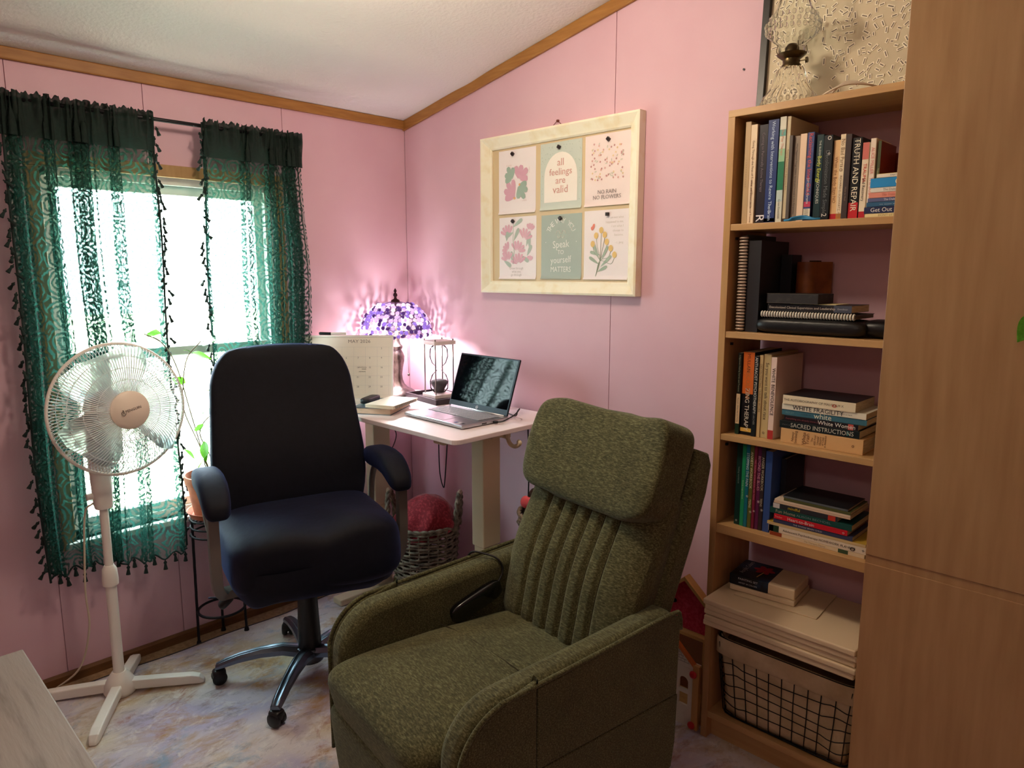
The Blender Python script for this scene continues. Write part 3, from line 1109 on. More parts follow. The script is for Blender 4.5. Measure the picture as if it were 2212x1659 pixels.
# head frame: +x is the direction the fan blows
MX = RY(90)
RAD = 0.228
MB().lathe([(0.0, -0.17), (0.045, -0.168), (0.062, -0.14), (0.066, -0.08), (0.055, -0.045), (0.0, -0.04)], 28, M=MX).build('motor_housing', FANW, head, smooth=50)
blade = None
for k in range(3):
    rings = []
    for i in range(9):
        r_ = 0.030 + 0.165 * i / 8
        wdt = 0.050 + 0.090 * math.sin(min(1.0, i / 6.5) * math.pi * 0.62)
        tw = R(34 - 18 * i / 8)
        if i == 8:
            wdt *= 0.55
        ring = []
        for (c_, t2) in ((-1, 0), (-0.3, 0.0025), (0.4, 0.0025), (1, 0), (0.4, -0.001), (-0.3, -0.001)):
            lx = c_ * wdt + 0.015 * i / 8
            ring.append((0.0 + lx * math.sin(tw) + t2, lx * math.cos(tw), r_))
        rings.append(ring)
    if blade is None:
        blade = MB().loft(rings).build('blade', BLADE, head, smooth=180)
        blade.rotation_euler = (R(20), 0, 0)
    else:
        share(blade, head, (0, 0, 0), (R(20 + 120 * k), 0, 0))
MB().lathe([(0.0, -0.03), (0.034, -0.03), (0.034, 0.01), (0.024, 0.026), (0.0, 0.03)], 24, M=MX).build('blade_hub', BLADE, head, smooth=60)
ringp = [(0.0, RAD * math.cos(2 * math.pi * i / 72), RAD * math.sin(2 * math.pi * i / 72)) for i in range(72)]
MB().tube(ringp, 0.0058, 8, closed=True).build('guard_ring', FANW, head, smooth=180)
WIRE = mat('white_guard_wire', (240, 244, 246), 0.3)


def guard(front):
    mb = MB()
    N = 120
    s = 1 if front else -1
    for i in range(N):
        a = 2 * math.pi * i / N
        pts = []
        for q in range(9):
            f = q / 8
            r_ = RAD - (RAD - 0.062) * f
            x = s * (0.003 + 0.072 * math.sin(min(1, f * 1.25) * math.pi / 2) ** 0.8)
            aa = a + (0.16 * f if front else 0)
            pts.append((x, r_ * math.cos(aa), r_ * math.sin(aa)))
        mb.tube(pts, 0.0013, 4)
    for r_ in (0.105, 0.145, 0.185):
        f = (RAD - r_) / (RAD - 0.062)
        x = s * (0.003 + 0.072 * math.sin(min(1, f * 1.25) * math.pi / 2) ** 0.8)
        mb.tube([(x, r_ * math.cos(2 * math.pi * i / 60), r_ * math.sin(2 * math.pi * i / 60)) for i in range(60)], 0.0011, 4, closed=True)
    return mb


guard(True).build('front_grille', WIRE, head, kind='stuff')
guard(False).build('rear_grille', WIRE, head, kind='stuff')
cap = MB().lathe([(0.0, 0.060), (0.060, 0.060), (0.066, 0.066), (0.066, 0.078), (0.058, 0.085), (0.0, 0.089)], 40, M=MX).build('centre_cap', mat('ivory_cap', (242, 228, 212), 0.4), head, smooth=40)
LG = MB()
Ml = T(0.0895, 0, 0) @ Matrix(((0, 0, 1, 0), (1, 0, 0, 0), (0, 1, 0, 0), (0, 0, 0, 1))) @ RZ(12)
LG.text('PENGUIN', 0.013, Ml @ T(0.006, 0.001, 0.0), 'CENTER', 1.0)
arc = [(-0.0285 + 0.0065 * math.cos(q), -0.002 + 0.0075 * math.sin(q), 0) for q in [R(100 + 250 * i / 12) for i in range(13)]]
LG.tube([Ml @ Vector(p) for p in arc], 0.0009, 5)
LG.tube([Ml @ Vector(p) for p in ((-0.0285, 0.010, 0), (-0.0265, 0.004, 0), (-0.0285, -0.004, 0))], 0.0011, 5)
lg = LG.build('logo_lettering', flat((74, 66, 60)), cap)
crd = MB().tube(bez([(0.0, -0.032, 0.74), (-0.02, -0.055, 0.70), (-0.025, -0.07, 0.52), (-0.03, -0.075, 0.40), (-0.05, -0.07, 0.26), (-0.10, -0.10, 0.10), (-0.16, -0.17, 0.02), (-0.14, -0.25, 0.006)], 8), 0.0035, 7)
crd.build('power_cord', mat('cream_cord', (206, 190, 168), 0.5), fan, smooth=180)

# ================================================================== COFFEE TABLE (corner only in view)
GREYW = mat('weathered_grey_wood', (160, 146, 136), 0.6, var=(9, (104, 92, 86), 10, 0.50, 0.78), stretch=(0.35, 3.0, 1), bump=(26, 0.3, 0.004))
ct = thing('coffee_table', 'low coffee table of weathered grey wood beside the standing fan', 'table', (0.57, -1.885, 0.0105))
for i in range(2):
    MB().box(0.0, 1.0, -0.27 * (i + 1) + 0.001, -0.27 * i - 0.001, 0.408, 0.441).build('tabletop_board', GREYW, ct, bevel=0.004)
MB().box(0.05, 0.95, -0.50, -0.04, 0.36, 0.408).build('apron', GREYW, ct)
lg1 = None
for (x, y) in ((0.13, -0.09), (0.93, -0.09), (0.13, -0.47), (0.93, -0.47)):
    if lg1 is None:
        lg1 = MB().box(-0.025, 0.025, -0.025, 0.025, 0, 0.36).build('leg', GREYW, ct, bevel=0.003)
        lg1.location = (x, y, 0)
    else:
        share(lg1, ct, (x, y, 0))

# ================================================================== PLANT STAND AND PLANT
WROUGHT = mat('black_wrought_iron', (20, 18, 24), 0.5, 0.4)
px_, py_ = 0.125, -1.115
ps = thing('plant_stand', 'tall black wrought iron plant stand with a ring shelf', 'plant stand', (px_, py_, 0.0))
feet = [(-0.035, -0.088, 0.009), (-0.09, 0.02, 0.0), (-0.055, 0.105, 0.0), (0.085, 0.02, 0.009)]
for (fx_, fy_, fz_) in ((-0.045, -0.088, 0.0), (-0.088, 0.035, 0.0), (0.0, 0.10, 0.009)):
    lgm = MB()
    a = math.atan2(fy_, fx_)
    tx, ty = 0.092 * math.cos(a), 0.092 * math.sin(a)
    pts = []
    for i in range(25):
        f = i / 24
        pts.append((fx_ + (tx - fx_) * f + 0.0008 * math.sin(i * 2), fy_ + (ty - fy_) * f, fz_ + 0.008 + 0.540 * f))
    lgm.tube(pts, 0.0058, 6)
    lgm.lathe([(0.0, fz_), (0.011, fz_), (0.009, fz_ + 0.012), (0.005, fz_ + 0.02), (0.0, fz_ + 0.02)], 10, cx=fx_, cy=fy_)
    lgm.build('leg', WROUGHT, ps, smooth=60)


def hoop(z, r_, w_, nm='hoop'):
    MB().tube([(r_ * math.cos(2 * math.pi * i / 40), r_ * math.sin(2 * math.pi * i / 40), z) for i in range(40)], w_, 8, closed=True).build(nm, WROUGHT, ps, smooth=180)


hoop(0.15, 0.093, 0.0055, 'lower_ring')
for z in (0.49, 0.525, 0.558):
    hoop(z, 0.098, 0.0042, 'band')
for k in range(3):
    MB().box(-0.096, 0.096, -0.004, 0.004, 0.5625, 0.5665, M=RZ(60 * k)).build('top_bar', WROUGHT, ps)

TERRA = mat('terracotta', (178, 96, 62), 0.75, var=(20, (160, 80, 50), 5, 0.35, 0.65))
plant = thing('potted_plant', 'leafy vine in a terracotta pot on the black iron plant stand', 'plant', (px_, py_, 0.5672))
MB().lathe([(0.0, 0.0), (0.094, 0.0), (0.108, 0.022), (0.110, 0.026), (0.105, 0.026), (0.088, 0.008), (0.0, 0.008)], 36).build('saucer', TERRA, plant, smooth=40)
MB().lathe([(0.0, 0.0085), (0.080, 0.0085), (0.102, 0.140), (0.108, 0.140), (0.112, 0.175), (0.104, 0.175), (0.099, 0.150), (0.0, 0.150)], 36).build('pot', TERRA, plant, smooth=40)
MB().lathe([(0.0, 0.149), (0.099, 0.149), (0.08, 0.156), (0.0, 0.158)], 24).build('soil', mat('dark_potting_soil', (46, 36, 30), 0.95, bump=(120, 0.8, 0.01)), plant, smooth=180)
LEAF = mat('bright_green_leaf', (96, 168, 40), 0.4, var=(14, (70, 140, 30), 3, 0.35, 0.65), trans=0.0)
lt = LEAF.node_tree
prb = lt.nodes['Principled BSDF']
tlb = nd(lt, 'ShaderNodeBsdfTranslucent')
tlb.inputs['Color'].default_value = lin((120, 196, 40))
mxl = nd(lt, 'ShaderNodeMixShader')
mxl.inputs[0].default_value = 0.22
lt.links.new(prb.outputs[0], mxl.inputs[1])
lt.links.new(tlb.outputs[0], mxl.inputs[2])
lt.links.new(mxl.outputs[0], [q for q in lt.nodes if q.type == 'OUTPUT_MATERIAL'][0].inputs[0])
STEM = mat('brown_vine_stem', (96, 86, 58), 0.7)


def leaf_mesh():
    mb = MB()
    rows = []
    for i in range(9):
        f = i / 8
        w_ = 0.5 * math.sin(math.pi * f ** 0.75) * 0.62
        zc = -0.10 * f * f
        rows.append([(-w_, f, zc + 0.10 * w_), (-w_ * 0.5, f, zc + 0.02), (0, f, zc - 0.015), (w_ * 0.5, f, zc + 0.02), (w_, f, zc + 0.10 * w_)])
    vv = [p for r_ in rows for p in r_]
    mb.add(vv, [(i * 5 + j, i * 5 + j + 1, i * 5 + j + 6, i * 5 + j + 5) for i in range(8) for j in range(4)])
    mb.tube([(0, 0, 0.0), (0, -0.25, 0.05), (0, -0.4, 0.0)], 0.018, 4)
    return mb


lf0 = None
stems = [
    [(0.0, 0.0, 0.15), (-0.02, -0.04, 0.30), (-0.01, -0.09, 0.44), (0.02, -0.10, 0.55), (0.03, -0.08, 0.66), (0.02, -0.02, 0.72)],
    [(0.01, 0.01, 0.15), (0.03, -0.02, 0.26), (0.05, -0.06, 0.36), (0.05, -0.02, 0.42), (0.06, 0.06, 0.46)],
    [(0.02, -0.02, 0.15), (0.05, -0.05, 0.24), (0.05, -0.04, 0.32)],
    [(-0.01, 0.02, 0.15), (0.0, 0.05, 0.24), (0.03, 0.09, 0.29), (0.05, 0.12, 0.30)],
    [(0.02, -0.03, 0.15), (0.06, -0.06, 0.19), (0.07, -0.05, 0.21)],
    [(0.0, -0.01, 0.15), (-0.01, -0.06, 0.4), (0.0, -0.11, 0.62), (0.01, -0.16, 0.72), (0.0, -0.22, 0.76)],
]
for s_ in stems:
    MB().tube(bez(s_, 6), 0.0024, 5).build('stem', STEM, plant, smooth=180)
leaves = [
    ((0.045, -0.075, 0.215), (60, 10, -40), 0.060), ((0.05, -0.045, 0.325), (-70, 20, 200), 0.062), ((0.055, 0.01, 0.30), (20, 10, -60), 0.055),
    ((0.055, 0.05, 0.30), (-10, 10, -75), 0.070), ((0.06, -0.05, 0.44), (15, 35, -70), 0.060), ((0.06, 0.06, 0.465), (20, 5, -95), 0.060),
    ((0.03, -0.06, 0.68), (-20, 20, -30), 0.055), ((0.02, -0.01, 0.72), (10, 50, -80), 0.060), ((0.02, -0.09, 0.56), (30, -40, 110), 0.045),
    ((0.045, -0.055, 0.37), (40, 30, -100), 0.050), ((0.0, -0.21, 0.76), (0, -40, 30), 0.05), ((0.03, 0.0, 0.52), (20, 20, -120), 0.04),
    ((0.06, -0.06, 0.195), (-5, 5, 20), 0.055), ((0.045, -0.085, 0.26), (60, 50, 160), 0.045), ((0.07, -0.02, 0.20), (15, 10, -30), 0.05)]
for loc, rot, sc in leaves:
    sc *= 1.4
    rr = (R(rot[0]), R(rot[1]), R(rot[2]))
    if lf0 is None:
        lf0 = leaf_mesh().build('leaf', LEAF, plant, smooth=180)
        lf0.location, lf0.rotation_euler, lf0.scale = loc, rr, (sc,) * 3
    else:
        share(lf0, plant, loc, rr, (sc,) * 3)

# ================================================================== DESK
DZ = 0.96
desk = thing('standing_desk', 'white height adjustable desk pushed into the corner under the table lamp', 'desk', (0, 0, 0.0))
DTOP = mat('white_desk_laminate', (238, 226, 228), 0.35, spec=0.4)
DEDGE = mat('cream_painted_steel', (226, 212, 180), 0.4)
poly = []
for cx, cy, a0 in ((1.075, -0.615, -90), (1.075, -0.065, 0), (0.13, -0.065, 90), (0.13, -0.615, 180)):
    for k in range(6):
        a = R(a0 + 18 * k)
        poly.append((cx + 0.03 * math.cos(a), cy + 0.03 * math.sin(a)))
MB().prism(poly, 'z', DZ - 0.019, DZ).build('tabletop', DTOP, desk, bevel=0.0025)
MB().box(0.20, 1.02, -0.38, -0.31, DZ - 0.055, DZ - 0.020).build('crossbeam', DEDGE, desk, bevel=0.003)
for x in (0.20, 0.955):
    MB().box(x - 0.03, x + 0.03, -0.60, -0.10, DZ - 0.046, DZ - 0.0195).build('support_rail', DEDGE, desk, bevel=0.003)
    lgo = MB().box(x - 0.035, x + 0.035, -0.40, -0.305, 0.45, DZ - 0.0465).build('upper_leg', DEDGE, desk, bevel=0.004)
    MB().box(x - 0.030, x + 0.030, -0.393, -0.312, 0.040, 0.45).build('lower_leg', DEDGE, desk, bevel=0.004)
    MB().box(x - 0.035, x + 0.035, -0.61, -0.08, 0.0105, 0.040).build('foot', DEDGE, desk, bevel=0.006)
# hook under the right end
MB().tube(bez([(1.02, -0.30, 0.925), (1.035, -0.30, 0.885), (1.06, -0.30, 0.872), (1.085, -0.30, 0.880), (1.095, -0.30, 0.892), (1.085, -0.30, 0.897)], 6), 0.0085, 8).build('headphone_hook', DEDGE, desk, smooth=180)
MB().box(1.005, 1.03, -0.315, -0.285, 0.90, DZ - 0.0195).build('hook_bracket', DEDGE, desk, bevel=0.003)

# ------------------------------------------------------------------ laptop
SILVER = mat('brushed_aluminium', (176, 176, 180), 0.32, 0.85)
SCREEN = mat('dark_glossy_screen', (4, 5, 8), 0.05, spec=0.22)
lap = thing('laptop', 'open silver laptop with a dark glossy screen on the white desk', 'laptop', (0.610, -0.497, DZ), (0, 0, R(-1.8)))
MB().box(0, 0.380, 0.0, 0.243, 0.003, 0.017).build('base', SILVER, lap, bevel=0.004)
kb = MB().box(0.025, 0.355, 0.105, 0.222, 0.0171, 0.0176).build('keyboard_well', mat('keyboard_well', (112, 112, 116), 0.4, 0.6), lap)
mb = MB()
for r_ in range(6):
    y0 = 0.107 + 0.0193 * r_
    for c_ in range(17):
        x0 = 0.028 + 0.0192 * c_
        if r_ == 0 and 4 <= c_ <= 8:
            continue
        mb.box(x0, x0 + 0.0165, y0, y0 + (0.016 if r_ < 5 else 0.011), 0.0176, 0.0192)
mb.box(0.028 + 0.0192 * 4, 0.028 + 0.0192 * 9 - 0.0027, 0.107, 0.123, 0.0176, 0.0192)
mb.build('keys', mat('silver_grey_keys', (150, 150, 154), 0.5, 0.2), kb, kind='stuff')
MB().box(0.125, 0.245, 0.012, 0.088, 0.0171, 0.0176).build('touchpad', mat('touchpad_grey', (160, 160, 166), 0.3, 0.6), lap)
for k in range(3):
    MB().box(0.305 + 0.02 * k, 0.32 + 0.02 * k, 0.018, 0.034, 0.0171, 0.0175).build('sticker', flat([(40, 60, 110), (200, 200, 205), (30, 30, 34)][k]), lap)
mp_ = T(0, 0.236, 0.019) @ RX(-19)
lid = MB().box(0.002, 0.378, 0.0, 0.008, 0.0, 0.238, M=mp_).build('lid', mat('dark_lid_bezel', (38, 42, 50), 0.35, 0.5), lap, bevel=0.003)
MB().box(0.010, 0.370, -0.0012, 0.0, 0.026, 0.231, M=mp_).build('screen', SCREEN, lid)
MB().tube([(0.02, 0.239, 0.017), (0.36, 0.239, 0.017)], 0.006, 8).build('hinge', SILVER, lap, smooth=180)
ml_ = mp_ @ T(0.19, -0.0016, 0.013) @ RX(90)
lgm = MB()
lgm.tube([ml_ @ Vector((0.0062 * math.cos(2 * math.pi * i / 20), 0.0062 * math.sin(2 * math.pi * i / 20), 0)) for i in range(20)], 0.0009, 5, closed=True)
lgm.text('hp', 0.0085, ml_ @ T(0, 0.0005, 0.0005))
lgm.build('logo_lettering', flat((225, 228, 232)), lid)
MB().box(0.3795, 0.3805, 0.10, 0.125, 0.007, 0.012).build('port', BLACKP, lap)
chg = MB()
chg.tube(bez([(0.990, -0.345, DZ + 0.009), (1.025, -0.33, DZ + 0.012), (1.045, -0.28, DZ + 0.034), (1.030, -0.235, DZ + 0.050), (1.0, -0.215, DZ + 0.034), (0.97, -0.195, DZ + 0.008), (0.90, -0.165, DZ + 0.003), (0.80, -0.14, DZ + 0.003), (0.70, -0.08, DZ + 0.003), (0.70, -0.022, DZ - 0.03)], 8), 0.0028, 6)
chg.tube([(0.988, -0.346, DZ + 0.009), (1.012, -0.342, DZ + 0.0095)], 0.0055, 8)
tag(chg.build('charging_cable', CORD, smooth=180), 'black charging cable plugged into the side of the laptop', 'cable')

# ------------------------------------------------------------------ table lamp with a dome of glass pebbles
LX, LY = 0.155, -0.195
BRONZE = mat('antique_bronze', (104, 90, 86), 0.4, 0.9, var=(30, (66, 54, 50), 4, 0.35, 0.65))
tl_ = thing('table_lamp', 'lit table lamp with a dome shade of purple glass pebbles', 'lamp', (LX, LY, DZ))
base_prof = [(0.0, 0.0), (0.088, 0.0), (0.094, 0.006), (0.088, 0.014), (0.070, 0.024), (0.048, 0.036), (0.034, 0.052), (0.026, 0.075), (0.0235, 0.10), (0.027, 0.13), (0.034, 0.165), (0.036, 0.19), (0.030, 0.208), (0.023, 0.222), (0.029, 0.232), (0.030, 0.240), (0.020, 0.25), (0.015, 0.27), (0.019, 0.285), (0.012, 0.30), (0.0, 0.30)]
rings = []
for r_, z in base_prof:
    ring = []
    for j in range(40):
        a = 2 * math.pi * j / 40
        q = r_ * (1 + 0.05 * math.cos(5 * a + z * 12) * (1 if 0.02 < z < 0.21 else 0))
        ring.append((q * math.cos(a), q * math.sin(a), z))
    rings.append(ring)
MB().loft(rings).build('base', BRONZE, tl_, smooth=50)
MB().tube([(0, 0, 0.29), (0, 0, 0.475)], 0.005, 8).build('stem_rod', BRONZE, tl_, smooth=180)
fin = MB().lathe([(0.0, 0.452), (0.024, 0.452), (0.020, 0.464), (0.008, 0.470), (0.006, 0.478), (0.011, 0.486), (0.009, 0.494), (0.004, 0.500), (0.008, 0.507), (0.005, 0.514), (0.0, 0.522)], 20).build('finial', mat('dark_bronze', (60, 34, 40), 0.35, 0.8), tl_, smooth=60)
# shade: leaded liner that carries the pebbles
SH_Z0, SH_H, SH_R = 0.292, 0.165, 0.166


def shade_r(f):
    return 0.028 + (SH_R - 0.028) * (1 - f ** 2.3) ** 0.62


liner = bpy.data.materials.new('leaded_purple_liner')
liner.use_nodes = True
lt2 = liner.node_tree
pb = lt2.nodes['Principled BSDF']
pb.inputs['Base Color'].default_value = lin((58, 34, 62))
pb.inputs['Roughness'].default_value = 0.5
tl2 = nd(lt2, 'ShaderNodeBsdfTransparent')        # open lead net between the pebbles
mx2 = nd(lt2, 'ShaderNodeMixShader')
mx2.inputs[0].default_value = 0.28
lt2.links.new(pb.outputs[0], mx2.inputs[1])
lt2.links.new(tl2.outputs[0], mx2.inputs[2])
lt2.links.new(mx2.outputs[0], lt2.nodes['Material Output'].inputs[0])
rings = []
for i in range(15):
    f = i / 14
    rings.append([(shade_r(f) * math.cos(2 * math.pi * j / 48), shade_r(f) * math.sin(2 * math.pi * j / 48), SH_Z0 + SH_H * f) for j in range(48)])
shade = MB().loft(rings, cap=False).build('shade', liner, tl_, smooth=180)


def pebble_mat(i, rgb, tr_rgb):
    mt = bpy.data.materials.new('glass_pebble_%d' % i)
    mt.use_nodes = True
    t = mt.node_tree
    p_ = t.nodes['Principled BSDF']
    p_.inputs['Base Color'].default_value = lin(rgb)
    p_.inputs['Roughness'].default_value = 0.12
    p_.inputs['Coat Weight'].default_value = 0.5
    a_ = nd(t, 'ShaderNodeBsdfTranslucent')
    a_.inputs['Color'].default_value = lin(tr_rgb)
    m_ = nd(t, 'ShaderNodeMixShader')
    m_.inputs[0].default_value = 0.66
    t.links.new(p_.outputs[0], m_.inputs[1])
    t.links.new(a_.outputs[0], m_.inputs[2])
    t.links.new(m_.outputs[0], t.nodes['Material Output'].inputs[0])
    return mt


PEB = [pebble_mat(0, (128, 104, 160), (176, 158, 214)), pebble_mat(1, (176, 154, 192), (224, 208, 238)), pebble_mat(2, (92, 70, 104), (120, 92, 146)), pebble_mat(3, (232, 222, 236), (252, 246, 252)), pebble_mat(4, (200, 178, 186), (242, 228, 232))]
peb0 = None
prs = random.Random(3)
arc_l = 0.0
pf = []
prev_p = (shade_r(0), 0.0)
steps = 400
for i in range(1, steps + 1):
    f = 0.93 * i / steps
    cur = (shade_r(f), SH_H * f)
    arc_l += math.hypot(cur[0] - prev_p[0], cur[1] - prev_p[1])
    pf.append((arc_l, f))
    prev_p = cur
rows_n = 10
for rw in range(rows_n):
    target = arc_l * (rw + 0.35) / rows_n
    f = min(pf, key=lambda q: abs(q[0] - target))[1]
    r_, z = shade_r(f), SH_Z0 + SH_H * f
    df = 0.01
    tx, tz = shade_r(min(f + df, 0.99)) - shade_r(max(f - df, 0)), SH_H * (min(f + df, 0.99) - max(f - df, 0))
    tilt = math.atan2(-tx, tz)                     # how far the surface leans inward
    cnt = max(7, int(2 * math.pi * r_ / 0.0235))
    for k in range(cnt):
        a = 2 * math.pi * (k + 0.5 * (rw % 2) + prs.uniform(-0.18, 0.18)) / cnt
        nrm = Vector((math.cos(a) * math.cos(tilt), math.sin(a) * math.cos(tilt), math.sin(tilt)))
        q_ = nrm.to_track_quat('Z', 'Y').to_euler()
        q_.rotate_axis('Z', prs.uniform(0, 3))
        loc = Vector((r_ * math.cos(a), r_ * math.sin(a), z + prs.uniform(-0.003, 0.003))) + nrm * 0.0035
        sc = (prs.uniform(0.85, 1.15), prs.uniform(0.75, 1.0), 1.0)
        mm = prs.choices(PEB, (2.6, 3, 2.2, 1.2 + 2.5 * (rw < 4), 1.4))[0]  # palest pebbles favoured in the lower rows, painting in the bulb's glow
        if peb0 is None:
            peb0 = MB().sup(0.0222, 0.0222, 0.014, 1.0, 1.0, 12, 8).build('glass_pebble', PEB[0], shade, smooth=180)
            peb0.location, peb0.rotation_euler, peb0.scale = loc, q_, sc
        else:
            share(peb0, shade, loc, q_, sc, mm)
BULB = mat('lit_bulb', (255, 250, 244), 0.5, emit=((255, 246, 248), 30.0))
MB().sup(0.052, 0.052, 0.07, 0.9, 0.9, 20, 12, M=T(0.0, 0.055, 0.345)).build('bulb', BULB, tl_, smooth=180)
MB().tube([(0, 0.0, 0.31), (0, 0.055, 0.31)], 0.009, 8).build('bulb_socket', BRONZE, tl_, smooth=180)
lamp_light('table_lamp_glow', 'POINT', (LX + 0.02, LY - 0.03, DZ + 0.330), 22, (1.0, 0.94, 0.97), 0.03)
MB().tube([(0.05, 0.03, 0.30), (0.052, 0.03, 0.105)], 0.0012, 5).sup(0.012, 0.012, 0.014, 1, 1, 10, 6, M=T(0.052, 0.03, 0.10)).build('pull_chain', BRONZE, tl_, smooth=180)
MB().tube(bez([(0.075, 0.05, 0.012), (0.11, 0.06, 0.004), (0.16, 0.05, 0.004), (0.20, 0.09, 0.004), (0.16, 0.148, 0.004), (0.16, 0.158, -0.02)], 6), 0.0028, 6).build('power_cord', CORD, tl_, smooth=180)

# ------------------------------------------------------------------ tray with glass-less hourglass frame, cup
tray = thing('tray', 'dark rectangular wooden tray under the white hourglass', 'tray', (0.405, -0.150, DZ), (0, 0, R(-8)))
DARKW = mat('dark_stained_wood', (52, 40, 44), 0.5, var=(12, (38, 28, 32), 4, 0.3, 0.7))
MB().box(-0.135, 0.135, -0.085, 0.095, 0.0, 0.008).build('tray_floor', DARKW, tray)
for (x0, x1, y0, y1) in ((-0.14, 0.14, -0.092, -0.082), (-0.14, 0.14, 0.092, 0.102), (-0.14, -0.13, -0.082, 0.092), (0.13, 0.14, -0.082, 0.092)):
    MB().box(x0, x1, y0, y1, 0.0, 0.026).build('tray_side', DARKW, tray, bevel=0.002)
hg = thing('hourglass', 'white square hourglass stand with four thin metal rods on the dark tray', 'hourglass', (0.435, -0.160, DZ + 0.0085), (0, 0, R(-8)))
MARB = mat('white_marble', (226, 214, 208), 0.35, var=(9, (196, 186, 184), 6, 0.4, 0.7))
STEEL = mat('thin_steel_rod', (120, 112, 108), 0.3, 0.9)
MB().box(-0.058, 0.058, -0.058, 0.058, 0.010, 0.028).build('bottom_plate', MARB, hg, bevel=0.003)
MB().box(-0.058, 0.058, -0.058, 0.058, 0.258, 0.276).build('top_plate', MARB, hg, bevel=0.003)
for sx in (-1, 1):
    for sy in (-1, 1):
        MB().tube([(sx * 0.048, sy * 0.048, 0.0), (sx * 0.048, sy * 0.048, 0.284)], 0.0032, 8).build('rod', STEEL, hg, smooth=180)
GLASS = mat('clear_glass', (250, 252, 252), 0.02, trans=1.0, ior=1.45)
glp = [(0.0, 0.255), (0.030, 0.252), (0.042, 0.235), (0.044, 0.20), (0.034, 0.17), (0.014, 0.15), (0.006, 0.142), (0.014, 0.134), (0.034, 0.114), (0.044, 0.084), (0.042, 0.05), (0.030, 0.033), (0.0, 0.030)]
THIN = bpy.data.materials.new('thin_clear_glass')
THIN.use_nodes = True
t3 = THIN.node_tree
t3.nodes.clear()
o3 = nd(t3, 'ShaderNodeOutputMaterial')
m3 = nd(t3, 'ShaderNodeMixShader')
f3 = nd(t3, 'ShaderNodeFresnel')
f3.inputs['IOR'].default_value = 1.13
a3 = nd(t3, 'ShaderNodeBsdfTransparent')
a3.inputs['Color'].default_value = (0.97, 0.985, 0.98, 1)
g3 = nd(t3, 'ShaderNodeBsdfGlossy')
g3.inputs['Roughness'].default_value = 0.03
t3.links.new(f3.outputs[0], m3.inputs[0])
t3.links.new(a3.outputs[0], m3.inputs[1])
t3.links.new(g3.outputs[0], m3.inputs[2])
t3.links.new(m3.outputs[0], o3.inputs[0])
MB().lathe(glp[::-1], 28).build('glass_bulbs', THIN, hg, smooth=180)
MB().lathe([(0.0, 0.0325), (0.022, 0.034), (0.026, 0.05), (0.036, 0.066), (0.040, 0.078), (0.036, 0.088), (0.018, 0.092), (0.0, 0.094)], 28).build('dark_sand', mat('dark_grey_sand', (66, 60, 62), 0.8, bump=(200, 0.3, 0.003)), hg, smooth=180)
cup = thing('cup', 'grey metal cup beside the tray behind the laptop screen', 'cup', (0.600, -0.115, DZ))
MB().lathe([(0.0, 0.0), (0.028, 0.0), (0.040, 0.098), (0.042, 0.100), (0.037, 0.100), (0.026, 0.004), (0.0, 0.004)], 28).build('cup_wall', mat('grey_metal_cup', (156, 152, 158), 0.4, 0.6), cup, smooth=50)

# ------------------------------------------------------------------ dry erase calendar on an easel foot
cal = thing('whiteboard_calendar', 'small dry erase calendar board with a pale frame standing before the lamp', 'whiteboard', (0.055, -0.643, DZ), (0, 0, R(46)))
Mc = T(0, 0, 0.018) @ RX(-12)
WB = mat('whiteboard_surface', (238, 230, 218), 0.25)
MB().box(0, 0.40, 0.0, 0.008, 0.0, 0.295, M=Mc).build('board', WB, cal, bevel=0.002)
for (x0, x1, z0, z1) in ((0, 0.40, -0.002, 0.006), (0, 0.40, 0.288, 0.297), (-0.002, 0.006, 0, 0.295), (0.394, 0.402, 0, 0.295)):
    MB().box(x0, x1, -0.003, 0.010, z0, z1, M=Mc).build('frame_strip', WHITEP, cal)
MB().box(0.02, 0.38, -0.02, 0.06, 0.0, 0.018).build('easel_foot', WHITEP, cal, bevel=0.003)
prt = MB()
Mf = Mc @ T(0, -0.0008, 0) @ RX(90)
prt.text('MAY 2026', 0.021, Mf @ T(0.245, 0.268, 0), sx=1.15)
prt.build('heading_lettering', flat((120, 112, 110)), cal)
gr = MB()
for i in range(6):
    y = 0.020 + 0.0445 * i
    gr.box(0.10, 0.388, y - 0.0004, y + 0.0004, -0.0001, 0.0001, M=Mf)
for i in range(6):
    x = 0.112 + 0.054 * i
    gr.box(x - 0.0004, x + 0.0004, 0.020, 0.2425, -0.0001, 0.0001, M=Mf)
gr.build('calendar_grid', flat((206, 200, 196)), cal)
nm = MB()
days = [['', '', '', '', '2'], ['5', '6', '7', '8', '9'], ['12', '13', '14', '15', '16'], ['19', '20', '21', '22', '23'], ['26', '27', '28', '29', '30']]
for r_ in range(5):
    for c_ in range(5):
        if days[r_][c_]:
            nm.text(days[r_][c_], 0.011, Mf @ T(0.132 + 0.054 * c_, 0.236 - 0.0445 * r_, 0.0))
for (x, y, w_) in ((0.145, 0.142, 0.035), (0.152, 0.133, 0.022), (0.15, 0.118, 0.030), (0.262, 0.148, 0.036), (0.268, 0.140, 0.02), (0.26, 0.128, 0.03)):
    pts = [Mf @ Vector((x + w_ * (i / 14 - 0.5), y + 0.0022 * math.sin(i * 2.3 + x * 90), 0.0004)) for i in range(15)]
    nm.tube(pts, 0.0006, 4)
nm.build('handwriting', flat((104, 98, 100)), cal)
mk = thing('marker', 'black capped dry erase marker lying on top of the calendar board', 'marker', (0.055, -0.643, DZ), (0, 0, R(46)))
mz = 0.018 + 0.297 * math.cos(R(12)) + 0.0075
my = 0.297 * math.sin(R(12)) + 0.003
MB().tube([(0.115, my, mz), (0.185, my, mz)], 0.0065, 10).build('barrel', mat('white_marker_barrel', (226, 218, 212), 0.35), mk, smooth=60)
